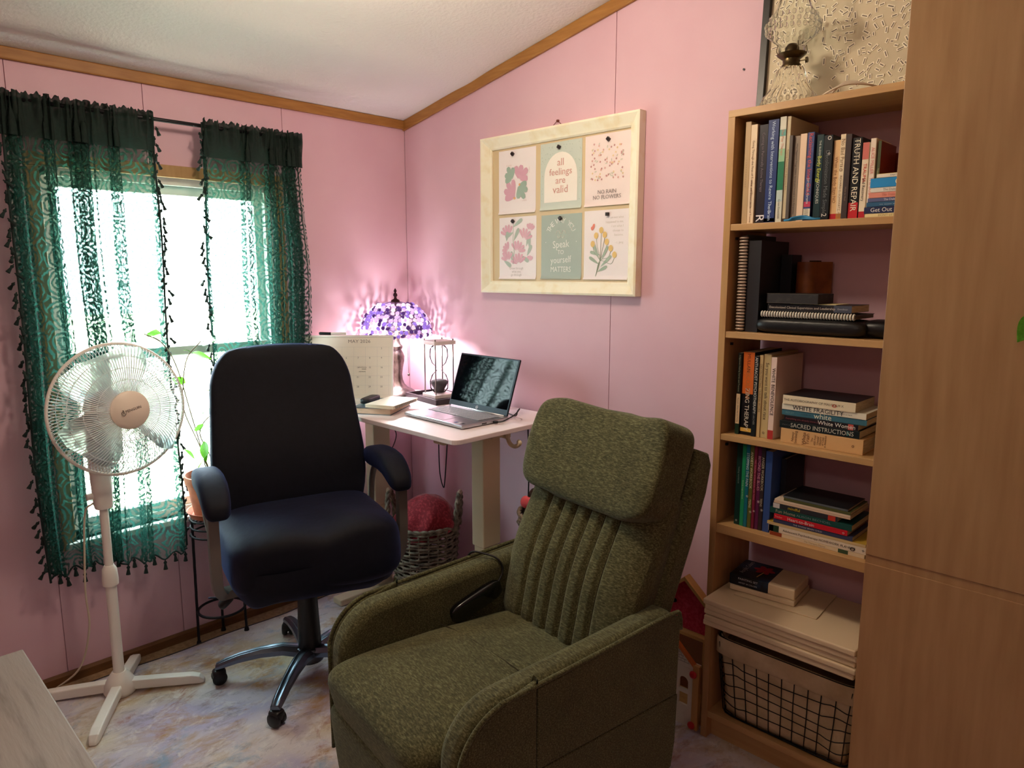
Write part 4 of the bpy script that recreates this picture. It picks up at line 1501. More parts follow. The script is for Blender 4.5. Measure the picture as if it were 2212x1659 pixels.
MB().tube([(0.060, my, mz + 0.001), (0.064, my, mz + 0.001), (0.115, my, mz)], [0.0055, 0.0072, 0.0072], 10).build('cap', BLACKP, mk, smooth=60)
mg = thing('magnet', 'round black and silver magnet clip stuck on the calendar board', 'magnet', (0.055, -0.643, DZ), (0, 0, R(46)))
Mg = Mc @ T(0.083, -0.0035, 0.222) @ RX(90)
MB().lathe([(0.0, 0.0), (0.0165, 0.0), (0.0175, 0.004), (0.015, 0.007), (0.0, 0.007)], 24, M=Mg).build('rim', BLACKP, mg, smooth=50)
MB().lathe([(0.0, 0.007), (0.010, 0.007), (0.008, 0.0085), (0.0, 0.009)], 20, M=Mg).build('button', SILVER, mg, smooth=50)

# ------------------------------------------------------------------ books and case on the desk
bk = thing('hardcover_book', 'thick hardcover book with a blue grey cover lying on the desk under a notebook', 'book', (0.418, -0.628, DZ), (0, 0, R(32)))
MB().box(0.002, 0.172, 0.003, 0.232, 0.003, 0.027).build('pages', mat('page_block', (224, 196, 172), 0.8, var=(400, (206, 178, 152), 2, 0.4, 0.6), stretch=(0.05, 0.05, 1)), bk)
bc = mat('blue_grey_cover', (66, 82, 92), 0.4, var=(11, (120, 150, 160), 5, 0.45, 0.7))
MB().box(0, 0.175, 0.0, 0.235, 0.027, 0.030).build('cover', bc, bk, bevel=0.001)
MB().box(0, 0.175, 0.0, 0.235, 0.0, 0.003).build('back_cover', bc, bk, bevel=0.001)
MB().prism([(0.02, 0.12), (0.06, 0.20), (0.10, 0.17), (0.09, 0.10), (0.04, 0.08)], 'z', 0.0300, 0.0305).build('cover_picture', flat((70, 150, 190)), bk)
nb = thing('notebook', 'cream page notebook lying open side up on the blue grey hardcover', 'notebook', (0.470, -0.596, DZ + 0.0308), (0, 0, R(24)))
MB().box(0, 0.135, 0, 0.21, 0.0, 0.012).build('pages', mat('notebook_pages', (232, 222, 198), 0.7), nb)
MB().box(-0.001, 0.138, -0.001, 0.212, 0.012, 0.0145).build('cover', mat('cream_cover', (244, 240, 222), 0.5), nb, bevel=0.001)
MB().tube([(0.137, 0.01 + 0.0095 * i / 4, 0.007 + 0.008 * math.sin(i * math.pi / 2)) for i in range(80)], 0.0008, 4).build('spiral_binding', STEEL, nb)
ph = MB().sup(0.13, 0.046, 0.026, 0.5, 0.35, 32, 12, M=T(0.378, -0.508, DZ + 0.0437) @ RZ(120)).build('spectacle_case', mat('black_leatherette', (26, 28, 32), 0.5, bump=(120, 0.2, 0.002)), smooth=180)
tag(ph, 'rounded black spectacle case lying beside the notebook on the hardcover book', 'case')

# ================================================================== UNDER THE DESK
def cord(name, label, pts, r_=0.0028, m_=CORD, cat='cable', group=None):
    o = MB().tube(bez(pts, 8), r_, 6).build(name, m_, smooth=180)
    tag(o, label, cat, group)
    return o


cord('hanging_cable', 'black cable hanging in a narrow loop under the desk', [(0.42, -0.16, DZ - 0.024), (0.423, -0.16, 0.80), (0.433, -0.165, 0.62), (0.452, -0.16, 0.54), (0.465, -0.16, 0.58), (0.482, -0.155, 0.78), (0.476, -0.15, 0.86), (0.480, -0.15, DZ - 0.024)])
cord('thin_cable', 'thin black cable hanging straight down beside the right desk leg', [(1.045, -0.20, DZ - 0.024), (1.05, -0.20, 0.7), (1.03, -0.19, 0.5), (1.01, -0.18, 0.34), (1.0, -0.16, 0.10), (0.99, -0.15, 0.006)])
sc = thing('wall_outlet', 'white wall outlet plate with black plugs under the desk', 'outlet', (0.0, -0.235, 0.79))
MB().box(0.0005, 0.006, -0.05, 0.05, -0.09, 0.07).build('plate', WHITEP, sc, bevel=0.002)
MB().box(0.006, 0.045, -0.005, 0.045, 0.005, 0.055).build('plug', BLACKP, sc, bevel=0.006)
MB().sup(0.05, 0.05, 0.05, 0.5, 0.5, 16, 8, M=T(0.032, 0.03, -0.03)).build('adapter', BLACKP, sc, smooth=180)
MB().tube(bez([(0.045, -0.01, 0.03), (0.10, -0.06, -0.02), (0.12, -0.02, -0.10), (0.10, 0.02, -0.13)], 6), 0.0028, 6).build('lead', CORD, sc, smooth=180)
MB().tube(bez([(0.05, 0.03, 0.02), (0.09, 0.07, -0.04), (0.07, 0.06, -0.12), (0.05, 0.04, -0.14)], 6), 0.0028, 6).build('lead', CORD, sc, smooth=180)
wb = thing('power_box', 'white plastic power box with a black adapter low on the window wall', 'power box', (0.0, -0.31, 0.52))
MB().box(0.0005, 0.05, -0.055, 0.03, -0.07, 0.10).build('case', WHITEP, wb, bevel=0.01)
MB().box(0.012, 0.065, 0.032, 0.085, -0.085, 0.055).build('adapter', BLACKP, wb, bevel=0.006)
MB().box(0.02, 0.055, 0.040, 0.078, 0.055, 0.085).build('plug', BLACKP, wb, bevel=0.006)

WICK = mat('grey_brown_wicker', (150, 134, 116), 0.7, var=(40, (96, 82, 70), 4, 0.35, 0.65))
WICK2 = mat('dark_wicker', (72, 54, 44), 0.7, var=(60, (46, 34, 30), 4, 0.35, 0.65))


def wicker(root, r0, r1, h, rows_, m_, ribs=22):
    mb = MB()
    for i in range(rows_):
        f = (i + 0.5) / rows_
        r_ = r0 + (r1 - r0) * f
        z = h * f
        pts = []
        for k in range(ribs * 6):
            a = 2 * math.pi * k / (ribs * 6)
            pts.append(((r_ + 0.0055 * math.sin(a * ribs / 2 + math.pi * (i % 2))) * math.cos(a), (r_ + 0.0055 * math.sin(a * ribs / 2 + math.pi * (i % 2))) * math.sin(a), z + 0.002 * math.sin(a * 3 + i)))
        mb.tube(pts, h / rows_ * 0.36, 5, closed=True)
    mb.build('weave', m_, root, smooth=180, kind='stuff')
    for k in range(ribs):
        a = 2 * math.pi * k / ribs
        MB().tube([(r0 * math.cos(a), r0 * math.sin(a), 0.004), (r1 * math.cos(a), r1 * math.sin(a), h)], 0.0045, 5).build('rib', m_, root, smooth=180)
    MB().lathe([(0.0, 0.002), (r0, 0.002), (r0, 0.01), (0.0, 0.01)], 24).build('bottom', m_, root)
    for q in range(2):
        MB().tube([((r1 + 0.004 * math.sin(a * 14 + q * math.pi)) * math.cos(a), (r1 + 0.004 * math.sin(a * 14 + q * math.pi)) * math.sin(a), h + 0.006 + 0.005 * math.cos(a * 14 + q * math.pi)) for a in [2 * math.pi * i / 112 for i in range(112)]], 0.0065, 6, closed=True).build('rim', m_, root, smooth=180)


bs1 = thing('wicker_basket', 'tall grey wicker basket with loop handles under the desk', 'basket', (0.425, -0.255, 0.0105))
wicker(bs1, 0.135, 0.160, 0.37, 22, WICK)
for s in (-1, 1):
    a = R(40) + (0 if s > 0 else math.pi)
    c_, s_ = math.cos(a), math.sin(a)
    pts = bez([(0.155 * c_ - 0.06 * s_, 0.155 * s_ + 0.06 * c_, 0.34), (0.163 * c_ - 0.06 * s_, 0.163 * s_ + 0.06 * c_, 0.45), (0.168 * c_ - 0.02 * s_, 0.168 * s_ + 0.02 * c_, 0.515), (0.168 * c_ + 0.02 * s_, 0.168 * s_ - 0.02 * c_, 0.515), (0.163 * c_ + 0.06 * s_, 0.163 * s_ - 0.06 * c_, 0.45), (0.155 * c_ + 0.06 * s_, 0.155 * s_ - 0.06 * c_, 0.34)], 8)
    for q in range(2):
        MB().tube([p + Vector((0.006 * math.cos(i * 0.9 + q * math.pi), 0.006 * math.sin(i * 0.9 + q * math.pi), 0.003 * math.cos(i * 0.9 + q * math.pi))) for i, p in enumerate(pts)], 0.0085, 6).build('handle_strand', WICK, bs1, smooth=180)
    MB().tube([(0.168 * c_ - 0.03 * s_ * 0.6, 0.168 * s_ + 0.03 * c_ * 0.6, 0.517), (0.172 * c_, 0.172 * s_, 0.527), (0.168 * c_ + 0.03 * s_ * 0.6, 0.168 * s_ - 0.03 * c_ * 0.6, 0.517)], 0.011, 8).build('handle_wrap', mat('pale_wrap', (190, 160, 140), 0.7), bs1, smooth=180)
CLOTHR = mat('red_patterned_cloth', (150, 26, 44), 0.8, var=(90, (188, 52, 66), 2, 0.5, 0.6), sheen=0.3)
rings = []
for i in range(14):
    f = i / 13
    ring = []
    for k in range(48):
        a = 2 * math.pi * k / 48
        rr = 0.150 * (1 - f ** 2.2) ** 0.6 + 0.0005
        rr *= 1 + (0.09 * math.sin(4 * a + 3 * f) + 0.06 * math.sin(7 * a + 1 - 4 * f)) * (1 - f * 0.6) * min(1, 3 * (1 - f) + 0.1)
        z = 0.33 + 0.185 * f + 0.022 * math.sin(2 * a + 1) * (1 - f) + 0.020 * math.sin(5 * a + 7 * f) * (1 - f) + 0.03 * f * (1 - f) * math.cos(a - 0.6)
        ring.append((rr * math.cos(a) + 0.02 * f, rr * math.sin(a) - 0.0, z))
    rings.append(ring)
clo = MB().loft(rings).build('red_cloth', CLOTHR, smooth=180)
clo.location = (0.425, -0.255, 0.0105)
tag(clo, 'bundle of dark red patterned cloth heaped in the grey wicker basket', 'cloth')
bag = MB().sup(0.26, 0.19, 0.11, 0.7, 0.7, 40, 16, M=T(0.72, -0.22, 0.072), fn=lambda p: p + Vector((0.008 * math.sin(p.y * 60), 0.006 * math.sin(p.x * 45), 0.006 * math.sin(p.x * 50 + p.y * 30)))).build('plastic_bag', mat('white_plastic_bag', (206, 204, 212), 0.35), smooth=180)
tag(bag, 'crumpled white plastic bag on the floor beside the grey wicker basket', 'bag')

bs2 = thing('wicker_basket', 'tall dark wicker basket with an arched handle standing behind the recliner', 'basket', (1.225, -0.215, 0.0105), group=None)
wicker(bs2, 0.125, 0.155, 0.60, 28, WICK, 20)
MB().tube(bez([(0.02, -0.150, 0.58), (0.02, -0.150, 0.70), (0.02, -0.08, 0.79), (0.02, 0.0, 0.81), (0.02, 0.08, 0.79), (0.02, 0.150, 0.70), (0.02, 0.150, 0.58)], 8), 0.011, 8).build('handle', WICK2, bs2, smooth=180)
pl = MB().sup(0.22, 0.22, 0.12, 0.8, 0.9, 32, 16, M=T(1.215, -0.215, 0.655), fn=lambda p: p + Vector((0, 0, 0.010 * math.sin(p.x * 70) + 0.010 * math.sin(p.y * 64)))).build('plush_blanket', mat('dark_brown_plush', (66, 48, 42), 0.95, bump=(90, 1.0, 0.02)), smooth=180)
tag(pl, 'dark brown plush blanket stuffed in the tall wicker basket', 'blanket')
for k, (x, y, z, lab) in enumerate(((1.165, -0.325, 0.668, 'coral pink heart shaped soft toy on top of the tall wicker basket'), (1.235, -0.320, 0.775, 'pale peach round soft toy on top of the tall wicker basket'))):
    o = MB()
    if k == 0:
        o.sup(0.045, 0.03, 0.05, 0.9, 0.9, 16, 10, M=T(-0.014, 0, 0) @ RY(25)).sup(0.045, 0.03, 0.05, 0.9, 0.9, 16, 10, M=T(0.014, 0, 0) @ RY(-25))
    else:
        o.sup(0.075, 0.06, 0.07, 0.9, 0.9, 18, 12).sup(0.03, 0.03, 0.04, 0.9, 0.9, 12, 8, M=T(0.0, -0.02, 0.04))
    oo = o.build('soft_toy', flat([(232, 96, 106), (226, 160, 140)][k], 0.9), smooth=180)
    oo.location = (x, y, z)
    tag(oo, lab, 'toy')

# ================================================================== FRAMED BOARD WITH SIX PRINTS
CREAMF = mat('distressed_cream_frame', (246, 240, 218), 0.5, var=(18, (236, 220, 180), 5, 0.5, 0.8))
fb = thing('memo_board', 'cream framed magnetic board hanging on the pink wall with six prints', 'board', (1.02, 0.0, 1.802))
W2, H2, FWD = 0.421, 0.335, 0.052


def frame_bar(p0, p1, inward):
    """moulding with a stepped profile between two mitred corners"""
    p0, p1, inward = Vector(p0), Vector(p1), Vector(inward)
    d = (p1 - p0).normalized()
    prof = [(0.0, -0.002), (0.0, -0.040), (0.008, -0.043), (0.014, -0.040), (0.034, -0.026), (0.046, -0.024), (FWD, -0.018), (FWD, -0.002)]
    rings = []
    for end, s in ((p0, 1), (p1, -1)):
        rings.append([end + inward * w_ + d * (w_ * s) + Vector((0, y_, 0)) for w_, y_ in prof])
    MB().loft(rings).build('frame_bar', CREAMF, fb, smooth=30)


frame_bar((-W2, 0, H2), (W2, 0, H2), (0, 0, -1))
frame_bar((W2, 0, H2), (W2, 0, -H2), (-1, 0, 0))
frame_bar((W2, 0, -H2), (-W2, 0, -H2), (0, 0, 1))
frame_bar((-W2, 0, -H2), (-W2, 0, H2), (1, 0, 0))
MB().box(-W2 + 0.045, W2 - 0.045, -0.012, -0.002, -H2 + 0.045, H2 - 0.045).build('magnetic_sheet', mat('tan_metal_sheet', (214, 190, 152), 0.45, 0.0), fb)
MB().tube([(-0.03, -0.012, H2 - 0.002), (-0.003, -0.006, H2 + 0.022), (0.003, -0.006, H2 + 0.022), (0.036, -0.012, H2 - 0.002)], 0.0014, 5).build('hanging_wire', mat('bronze_wire', (120, 70, 60), 0.4, 0.6), fb, smooth=180)
MB().lathe([(0.0, -0.002), (0.006, -0.002), (0.004, 0.010), (0.0, 0.012)], 10, M=T(0, 0.0, H2 + 0.024) @ RX(90)).build('hanging_hook', mat('bronze_wire', (120, 70, 60)), fb, smooth=60)

PAPER = mat('white_paper', (240, 230, 232), 0.55)


def curve_sheet(w_, h_, m_, root):
    vv = []
    n_ = 28
    for k in range(n_ + 1):
        f = k / n_
        cy = -0.006 * smoothstep(0.055, 0.0, f) ** 1.5
        for x in (0, w_):
            vv.append((x, cy, h_ * f))
    for k in range(n_ + 1):
        f = k / n_
        cy = -0.006 * smoothstep(0.055, 0.0, f) ** 1.5
        for x in (0, w_):
            vv.append((x, cy + 0.0006, h_ * f))
    N = 2 * (n_ + 1)
    ff = []
    for k in range(n_):
        a = 2 * k
        ff.append((a, a + 1, a + 3, a + 2))
        ff.append((N + a, N + a + 2, N + a + 3, N + a + 1))
        ff.append((a, a + 2, N + a + 2, N + a))
        ff.append((a + 1, N + a + 1, N + a + 3, a + 3))
    ff.append((0, N, N + 1, 1))
    ff.append((2 * n_, 2 * n_ + 1, N + 2 * n_ + 1, N + 2 * n_))
    return MB().add(vv, ff).build('sheet', m_, root, smooth=60)


LIFT = [0]                     # each printed shape lies a hair above the last


def petal(mb, Mq, c, a, r0, r1, wd, n_=7):
    """one tapering petal from radius r0 to r1 at angle a (degrees)"""
    ca, sa = math.cos(R(a)), math.sin(R(a))
    L, Rr = [], []
    for i in range(n_ + 1):
        f = i / n_
        r_ = r0 + (r1 - r0) * f
        h_ = wd * (0.12 + 0.88 * math.sin(min(1, f * 1.12) * math.pi * 0.62)) * (1 if f < 0.93 else 0.55)
        L.append((c[0] + r_ * ca - h_ * sa, c[1] + r_ * sa + h_ * ca, 0))
        Rr.append((c[0] + r_ * ca + h_ * sa, c[1] + r_ * sa - h_ * ca, 0))
    LIFT[0] += 1
    mb.add(Rr + L[::-1], [tuple(range(2 * n_ + 2))], Mq @ T(0, 0, 0.000012 * (LIFT[0] % 40)))


def blob(mb, Mq, c, rx_, ry_, a=0, n_=14):
    LIFT[0] += 1
    Mq = Mq @ T(0, 0, 0.000012 * (LIFT[0] % 40))
    mb.add([(c[0] + rx_ * math.cos(2 * math.pi * i / n_) * math.cos(R(a)) - ry_ * math.sin(2 * math.pi * i / n_) * math.sin(R(a)), c[1] + rx_ * math.cos(2 * math.pi * i / n_) * math.sin(R(a)) + ry_ * math.sin(2 * math.pi * i / n_) * math.cos(R(a)), 0) for i in range(n_)], [tuple(range(n_))], Mq)


PK, GN = flat((214, 164, 184)), flat((156, 178, 166))
TXT = flat((190, 180, 178))
prints = [((0.690, 1.808), 0.220, 0.268, 'paper print with a block of pink and green petals'),
          ((0.936, 1.811), 0.220, 0.266, 'sage green paper print with a white arch and pink lettering'),
          ((1.172, 1.811), 0.216, 0.267, 'pale blush paper print of scattered small flowers and grey lettering below'),
          ((0.692, 1.528), 0.222, 0.266, 'paper print of pink fan flowers and green leaves with grey lettering below'),
          ((0.943, 1.530), 0.217, 0.261, 'grey green paper print with white hand lettering and a butterfly'),
          ((1.173, 1.529), 0.213, 0.266, 'white paper print of yellow tulips with grey green leaves')]
roots = []
for i, ((x, z), w_, h_, lab) in enumerate(prints):
    r_ = thing('paper_print', lab, 'print', (x, -0.0130, z), group='prints on the cream framed board')
    roots.append(r_)
    curve_sheet(w_, h_, [PAPER, flat((200, 208, 200)), mat('blush_paper', (240, 222, 220), 0.55), PAPER, flat((166, 178, 170)), PAPER][i], r_)
MQ = T(0, -0.0009, 0) @ RX(90)
MQ2 = T(0, -0.0014, 0) @ RX(90)
# 1: four fans of petals
p_, g_ = MB(), MB()
cx, cy, hs = 0.108, 0.128, 0.067
for k in range(4):
    petal(p_, MQ, (cx - 0.012, cy - hs), 96 + 25 * k, 0.010, (0.082, 0.086, 0.074, 0.058)[k], 0.0130)
for k in range(3):
    petal(p_, MQ, (cx + 0.012, cy + 0.010), 40 + 33 * k, 0.008, (0.068, 0.064, 0.062)[k], 0.0135)
petal(p_, MQ, (cx + 0.012, cy + 0.010), 6, 0.010, 0.054, 0.0125)
for k in range(4):
    petal(g_, MQ, (cx - 0.026, cy + 0.014), 84 + 32 * k, 0.006, (0.052, 0.062, 0.050, 0.042)[k], 0.0118)
for k in range(4):
    petal(g_, MQ, (cx + 0.010, cy - 0.010), -88 + 31 * k, 0.006, (0.056, 0.068, 0.060, 0.050)[k], 0.0122)
p_.build('pink_petals', PK, roots[0], kind='stuff')
g_.build('green_petals', GN, roots[0], kind='stuff')
m_ = MB()
blob(m_, MQ2, (cx - 0.012, cy - hs + 0.004), 0.007, 0.005)
blob(m_, MQ2, (cx + 0.018, cy - 0.008), 0.005, 0.005)
m_.build('flower_hearts', flat((226, 168, 120)), roots[0], kind='stuff')
m_ = MB()
m_.text('FLOWER', 0.008, MQ @ T(cx - 0.045, cy + hs + 0.008, 0))
m_.text('MARKET', 0.007, MQ @ T(cx + hs + 0.008, cy + hs - 0.02, 0) @ RZ(-90))
m_.text('GARDEN', 0.007, MQ @ T(cx + hs - 0.02, cy - hs - 0.009, 0))
m_.build('lettering', flat((214, 190, 184)), roots[0])
# 2: arch
arch = [(0.022, 0.030), (0.198, 0.030)] + [(0.110 + 0.088 * math.cos(R(a)), 0.128 + 0.098 * math.sin(R(a))) for a in range(0, 181, 12)]
MB().add([(u, w_, 0) for u, w_ in arch], [tuple(range(len(arch)))], MQ).build('arch', flat((244, 236, 228)), roots[1])
m_ = MB()
for s, y, sz in (('all', 0.185, 0.040), ('feelings', 0.148, 0.038), ('are', 0.114, 0.038), ('valid', 0.078, 0.042)):
    m_.text(s, sz, MQ2 @ T(0.110, y, 0), sx=1.08)
    m_.text(s, sz, MQ2 @ T(0.1108, y + 0.0005, 0.00005), sx=1.08)
m_.build('lettering', flat((206, 156, 148)), roots[1])
sp = MB()
q2 = random.Random(5)
for k in range(170):
    u, w_ = q2.uniform(0.006, 0.214), q2.uniform(0.03, 0.262)
    if ((u - 0.11) / 0.094) ** 2 + (max(0, w_ - 0.128) / 0.104) ** 2 > 1:
        blob(sp, MQ, (u, w_), q2.uniform(0.0012, 0.003), 0.0012, q2.uniform(0, 180), 6)
sp.build('speckles', flat((164, 178, 168)), roots[1])
# 3: scattered flowers
cols = [flat((222, 172, 166)), flat((196, 142, 144)), flat((232, 204, 160)), flat((206, 204, 190))]
mbs = [MB() for _ in cols]
for k in range(90):
    u, w_ = q2.uniform(0.03, 0.19), q2.uniform(0.098, 0.235)
    c_ = q2.randrange(4)
    if c_ == 3:
        blob(mbs[3], MQ, (u, w_), 0.006, 0.0022, q2.uniform(0, 180), 8)
    else:
        for a in range(0, 360, 90):
            blob(mbs[c_], MQ, (u + 0.0022 * math.cos(R(a + 20)), w_ + 0.0022 * math.sin(R(a + 20))), 0.0022, 0.0018, a, 6)
for c_, mb_ in zip(cols, mbs):
    mb_.build('tiny_flowers', c_, roots[2], kind='stuff')
m_ = MB()
for s, y in (('NO RAIN', 0.052), ('NO FLOWERS', 0.032)):
    m_.text(s, 0.0215, MQ2 @ T(0.108, y, 0))
    m_.text(s, 0.0215, MQ2 @ T(0.1088, y + 0.0003, 0.00005))
m_.build('lettering', flat((160, 148, 146)), roots[2])
# 4: fan flowers and leaves
p_, g_ = MB(), MB()
for (c0, a0, n_, r1) in (((0.055, 0.185), 60, 5, 0.050), ((0.150, 0.165), 20, 5, 0.052), ((0.060, 0.120), 100, 5, 0.042), ((0.110, 0.115), 10, 6, 0.050), ((0.055, 0.075), 60, 5, 0.045), ((0.120, 0.062), 40, 6, 0.050), ((0.185, 0.200), 40, 4, 0.036), ((0.185, 0.070), 60, 4, 0.030)):
    for k in range(n_):
        petal(p_, MQ, c0, a0 + 24 * k, 0.010, r1, 0.0065)
for (c0, a, l) in (((0.088, 0.225), 30, 0.06), ((0.085, 0.20), 200, 0.05), ((0.090, 0.165), 60, 0.06), ((0.165, 0.14), 70, 0.06), ((0.185, 0.125), 95, 0.065), ((0.085, 0.065), 100, 0.055), ((0.045, 0.165), 80, 0.04), ((0.135, 0.10), 330, 0.05), ((0.170, 0.10), 60, 0.05), ((0.03, 0.08), 330, 0.05)):
    petal(g_, MQ, c0, a, 0.0, l, 0.009)
g_.tube([MQ @ Vector(p) for p in ((0.085, 0.065, 0), (0.092, 0.12, 0), (0.085, 0.17, 0), (0.088, 0.24, 0))], 0.0012, 4)
p_.build('pink_petals', flat((218, 170, 186)), roots[3], kind='stuff')
g_.build('green_leaves', flat((172, 186, 176)), roots[3], kind='stuff')
m_ = MB()
for s, y in (('Grow through', 0.046), ('what you', 0.032), ('go through', 0.018)):
    m_.text(s, 0.0145, MQ @ T(0.105, y, 0))
m_.build('lettering', TXT, roots[3])
# 5: white hand lettering
m_ = MB()
word = 'THE WAY YOU'
for k, ch in enumerate(word):
    if ch == ' ':
        continue
    a = 150 - 120 * k / (len(word) - 1)
    m_.text(ch, 0.030, MQ @ T(0.108 + 0.074 * math.cos(R(a)), 0.165 + 0.070 * math.sin(R(a)), 0) @ RZ(a - 90))
m_.text('Speak', 0.042, MQ @ T(0.108, 0.140, 0) @ RZ(3) @ Matrix.Shear('XZ', 4, (0.0, 0.0)), sx=0.9)
m_.text('TO', 0.024, MQ @ T(0.108, 0.108, 0))
m_.text('yourself', 0.038, MQ @ T(0.108, 0.077, 0) @ RZ(3), sx=0.9)
m_.text('MATTERS', 0.031, MQ @ T(0.108, 0.038, 0), sx=0.85)
for s in (-1, 1):
    m_.tube([MQ @ Vector((0.108 + s * 0.004 + s * 0.018 * (1 - math.cos(q)) * 0.6, 0.182 + 0.014 * math.sin(q), 0)) for q in [R(20 * i) for i in range(10)]], 0.0011, 4)
    m_.tube([MQ @ Vector((0.108 + s * 0.004 + s * 0.012 * (1 - math.cos(q)) * 0.6, 0.176 - 0.010 * math.sin(q), 0)) for q in [R(20 * i) for i in range(10)]], 0.0011, 4)
    blob(m_, MQ, (0.108 + s * 0.082, 0.150), 0.002, 0.002)
m_.build('lettering', flat((236, 236, 230)), roots[4])
# 6: tulips
y_, g_, r6 = MB(), MB(), MB()
base = (0.060, 0.012)
tul = [(0.085, 0.190), (0.060, 0.170), (0.102, 0.172), (0.044, 0.138), (0.112, 0.145), (0.132, 0.120), (0.150, 0.095)]
for (u, w_) in tul:
    blob(y_, MQ2, (u, w_), 0.0105, 0.0125)
    pts = bez([(base[0], base[1], 0), (base[0] + 0.02, base[1] + 0.06, 0), (u * 0.75 + 0.02, w_ - 0.035, 0), (u, w_ - 0.010, 0)], 5)
    g_.tube([MQ @ p for p in pts], 0.0009, 4)
for (c0, a, l) in (((0.075, 0.06), 150, 0.055), ((0.08, 0.095), 165, 0.05), ((0.085, 0.05), 40, 0.065), ((0.09, 0.08), 60, 0.055), ((0.075, 0.08), 115, 0.07), ((0.07, 0.03), 25, 0.05)):
    petal(g_, MQ, c0, a, 0.0, l, 0.0065)
y_.build('yellow_tulips', flat((226, 190, 120)), roots[5])
g_.build('stems_and_leaves', flat((160, 176, 160)), roots[5])
blob(r6, MQ, (0.046, 0.205), 0.006, 0.012, -20)
blob(r6, MQ, (0.040, 0.198), 0.006, 0.008, 20)
r6.build('red_bird', flat((222, 128, 112)), roots[5])
m_ = MB()
for k, s in enumerate(('I am not what', 'happened to me,', 'I am what I', 'choose to', 'become.', '- c. jung')):
    m_.text(s, 0.0125, MQ @ T(0.190, 0.236 - 0.0165 * k - (0.012 if k == 5 else 0), 0), 'RIGHT')
m_.build('lettering', flat((212, 202, 196)), roots[5])
MAGM = mat('dark_ferrite', (58, 50, 52), 0.35, 0.5)
mg0 = None
for i, (x, z, rz) in enumerate(((0.778, 2.058, 45), (1.040, 2.056, 35), (1.286, 2.056, 45), (0.780, 1.776, 45), (1.050, 1.775, 50), (1.289, 1.778, 0))):
    d_ = ['pink and green petal print', 'sage green arch print', 'scattered flower print', 'fan flower print', 'grey green lettered print', 'yellow tulip print'][i]
    if mg0 is None:
        mg0 = MB().box(-0.0065, 0.0065, -0.0065, 0.0065, 0.0, 0.011).build('magnet', MAGM, bevel=0.001)
        o = mg0
    else:
        o = mg0.copy()
        COL.objects.link(o)
    o.location = (x, -0.0138, z)
    o.rotation_euler = (R(90), R(rz), 0)
    tag(o, 'small dark square magnet holding up the ' + d_, 'magnet', 'magnets on the cream framed board')

# ================================================================== BOOKCASE
BX0, BX1, BYF, BYB = 1.905, 2.545, -0.260, -0.0135
bcse = thing('bookcase', 'tall open backed oak bookcase filled with books against the pink wall', 'bookcase', (0, 0, 0))
TB = 0.022
for x in (BX0, BX1 - TB):
    MB().box(x, x + TB, BYF, BYB, 0.0095, 2.006).build('side_panel', OAKV, bcse, bevel=0.0012)
MB().box(BX0, BX1, BYF, BYB, 2.006, 2.026).build('top_panel', OAKH, bcse, bevel=0.0012)
SHZ = [1.699, 1.378, 1.057, 0.764, 0.445]
for z in SHZ:
    th = 0.019 if z != 0.764 else 0.030
    MB().box(BX0 + TB, BX1 - TB, BYF + 0.002, BYB, z - th, z).build('shelf', OAKH, bcse, bevel=0.0012)
MB().box(BX0 + TB, BX1 - TB, BYF + 0.002, BYB, 0.086, 0.108).build('bottom_panel', OAKH, bcse, bevel=0.0012)
MB().box(BX0 + TB, BX1 - TB, BYF + 0.032, BYF + 0.047, 0.0095, 0.086).build('plinth', OAKH, bcse)
for z in (1.66, 1.34, 1.02):
    MB().box(BX0 + TB, BX0 + TB + 0.006, -0.225, -0.215, z - 0.006, z + 0.002).build('shelf_pin', BLACKM, bcse)

PAGES = mat('book_pages', (222, 206, 178), 0.85, var=(500, (198, 180, 150), 2, 0.4, 0.6), stretch=(1, 0.04, 0.04))
CV = {}


def cover_mat(rgb):
    if rgb not in CV:
        CV[rgb] = mat('book_cover_%d_%d_%d' % rgb, rgb, 0.42, spec=0.4)
    return CV[rgb]


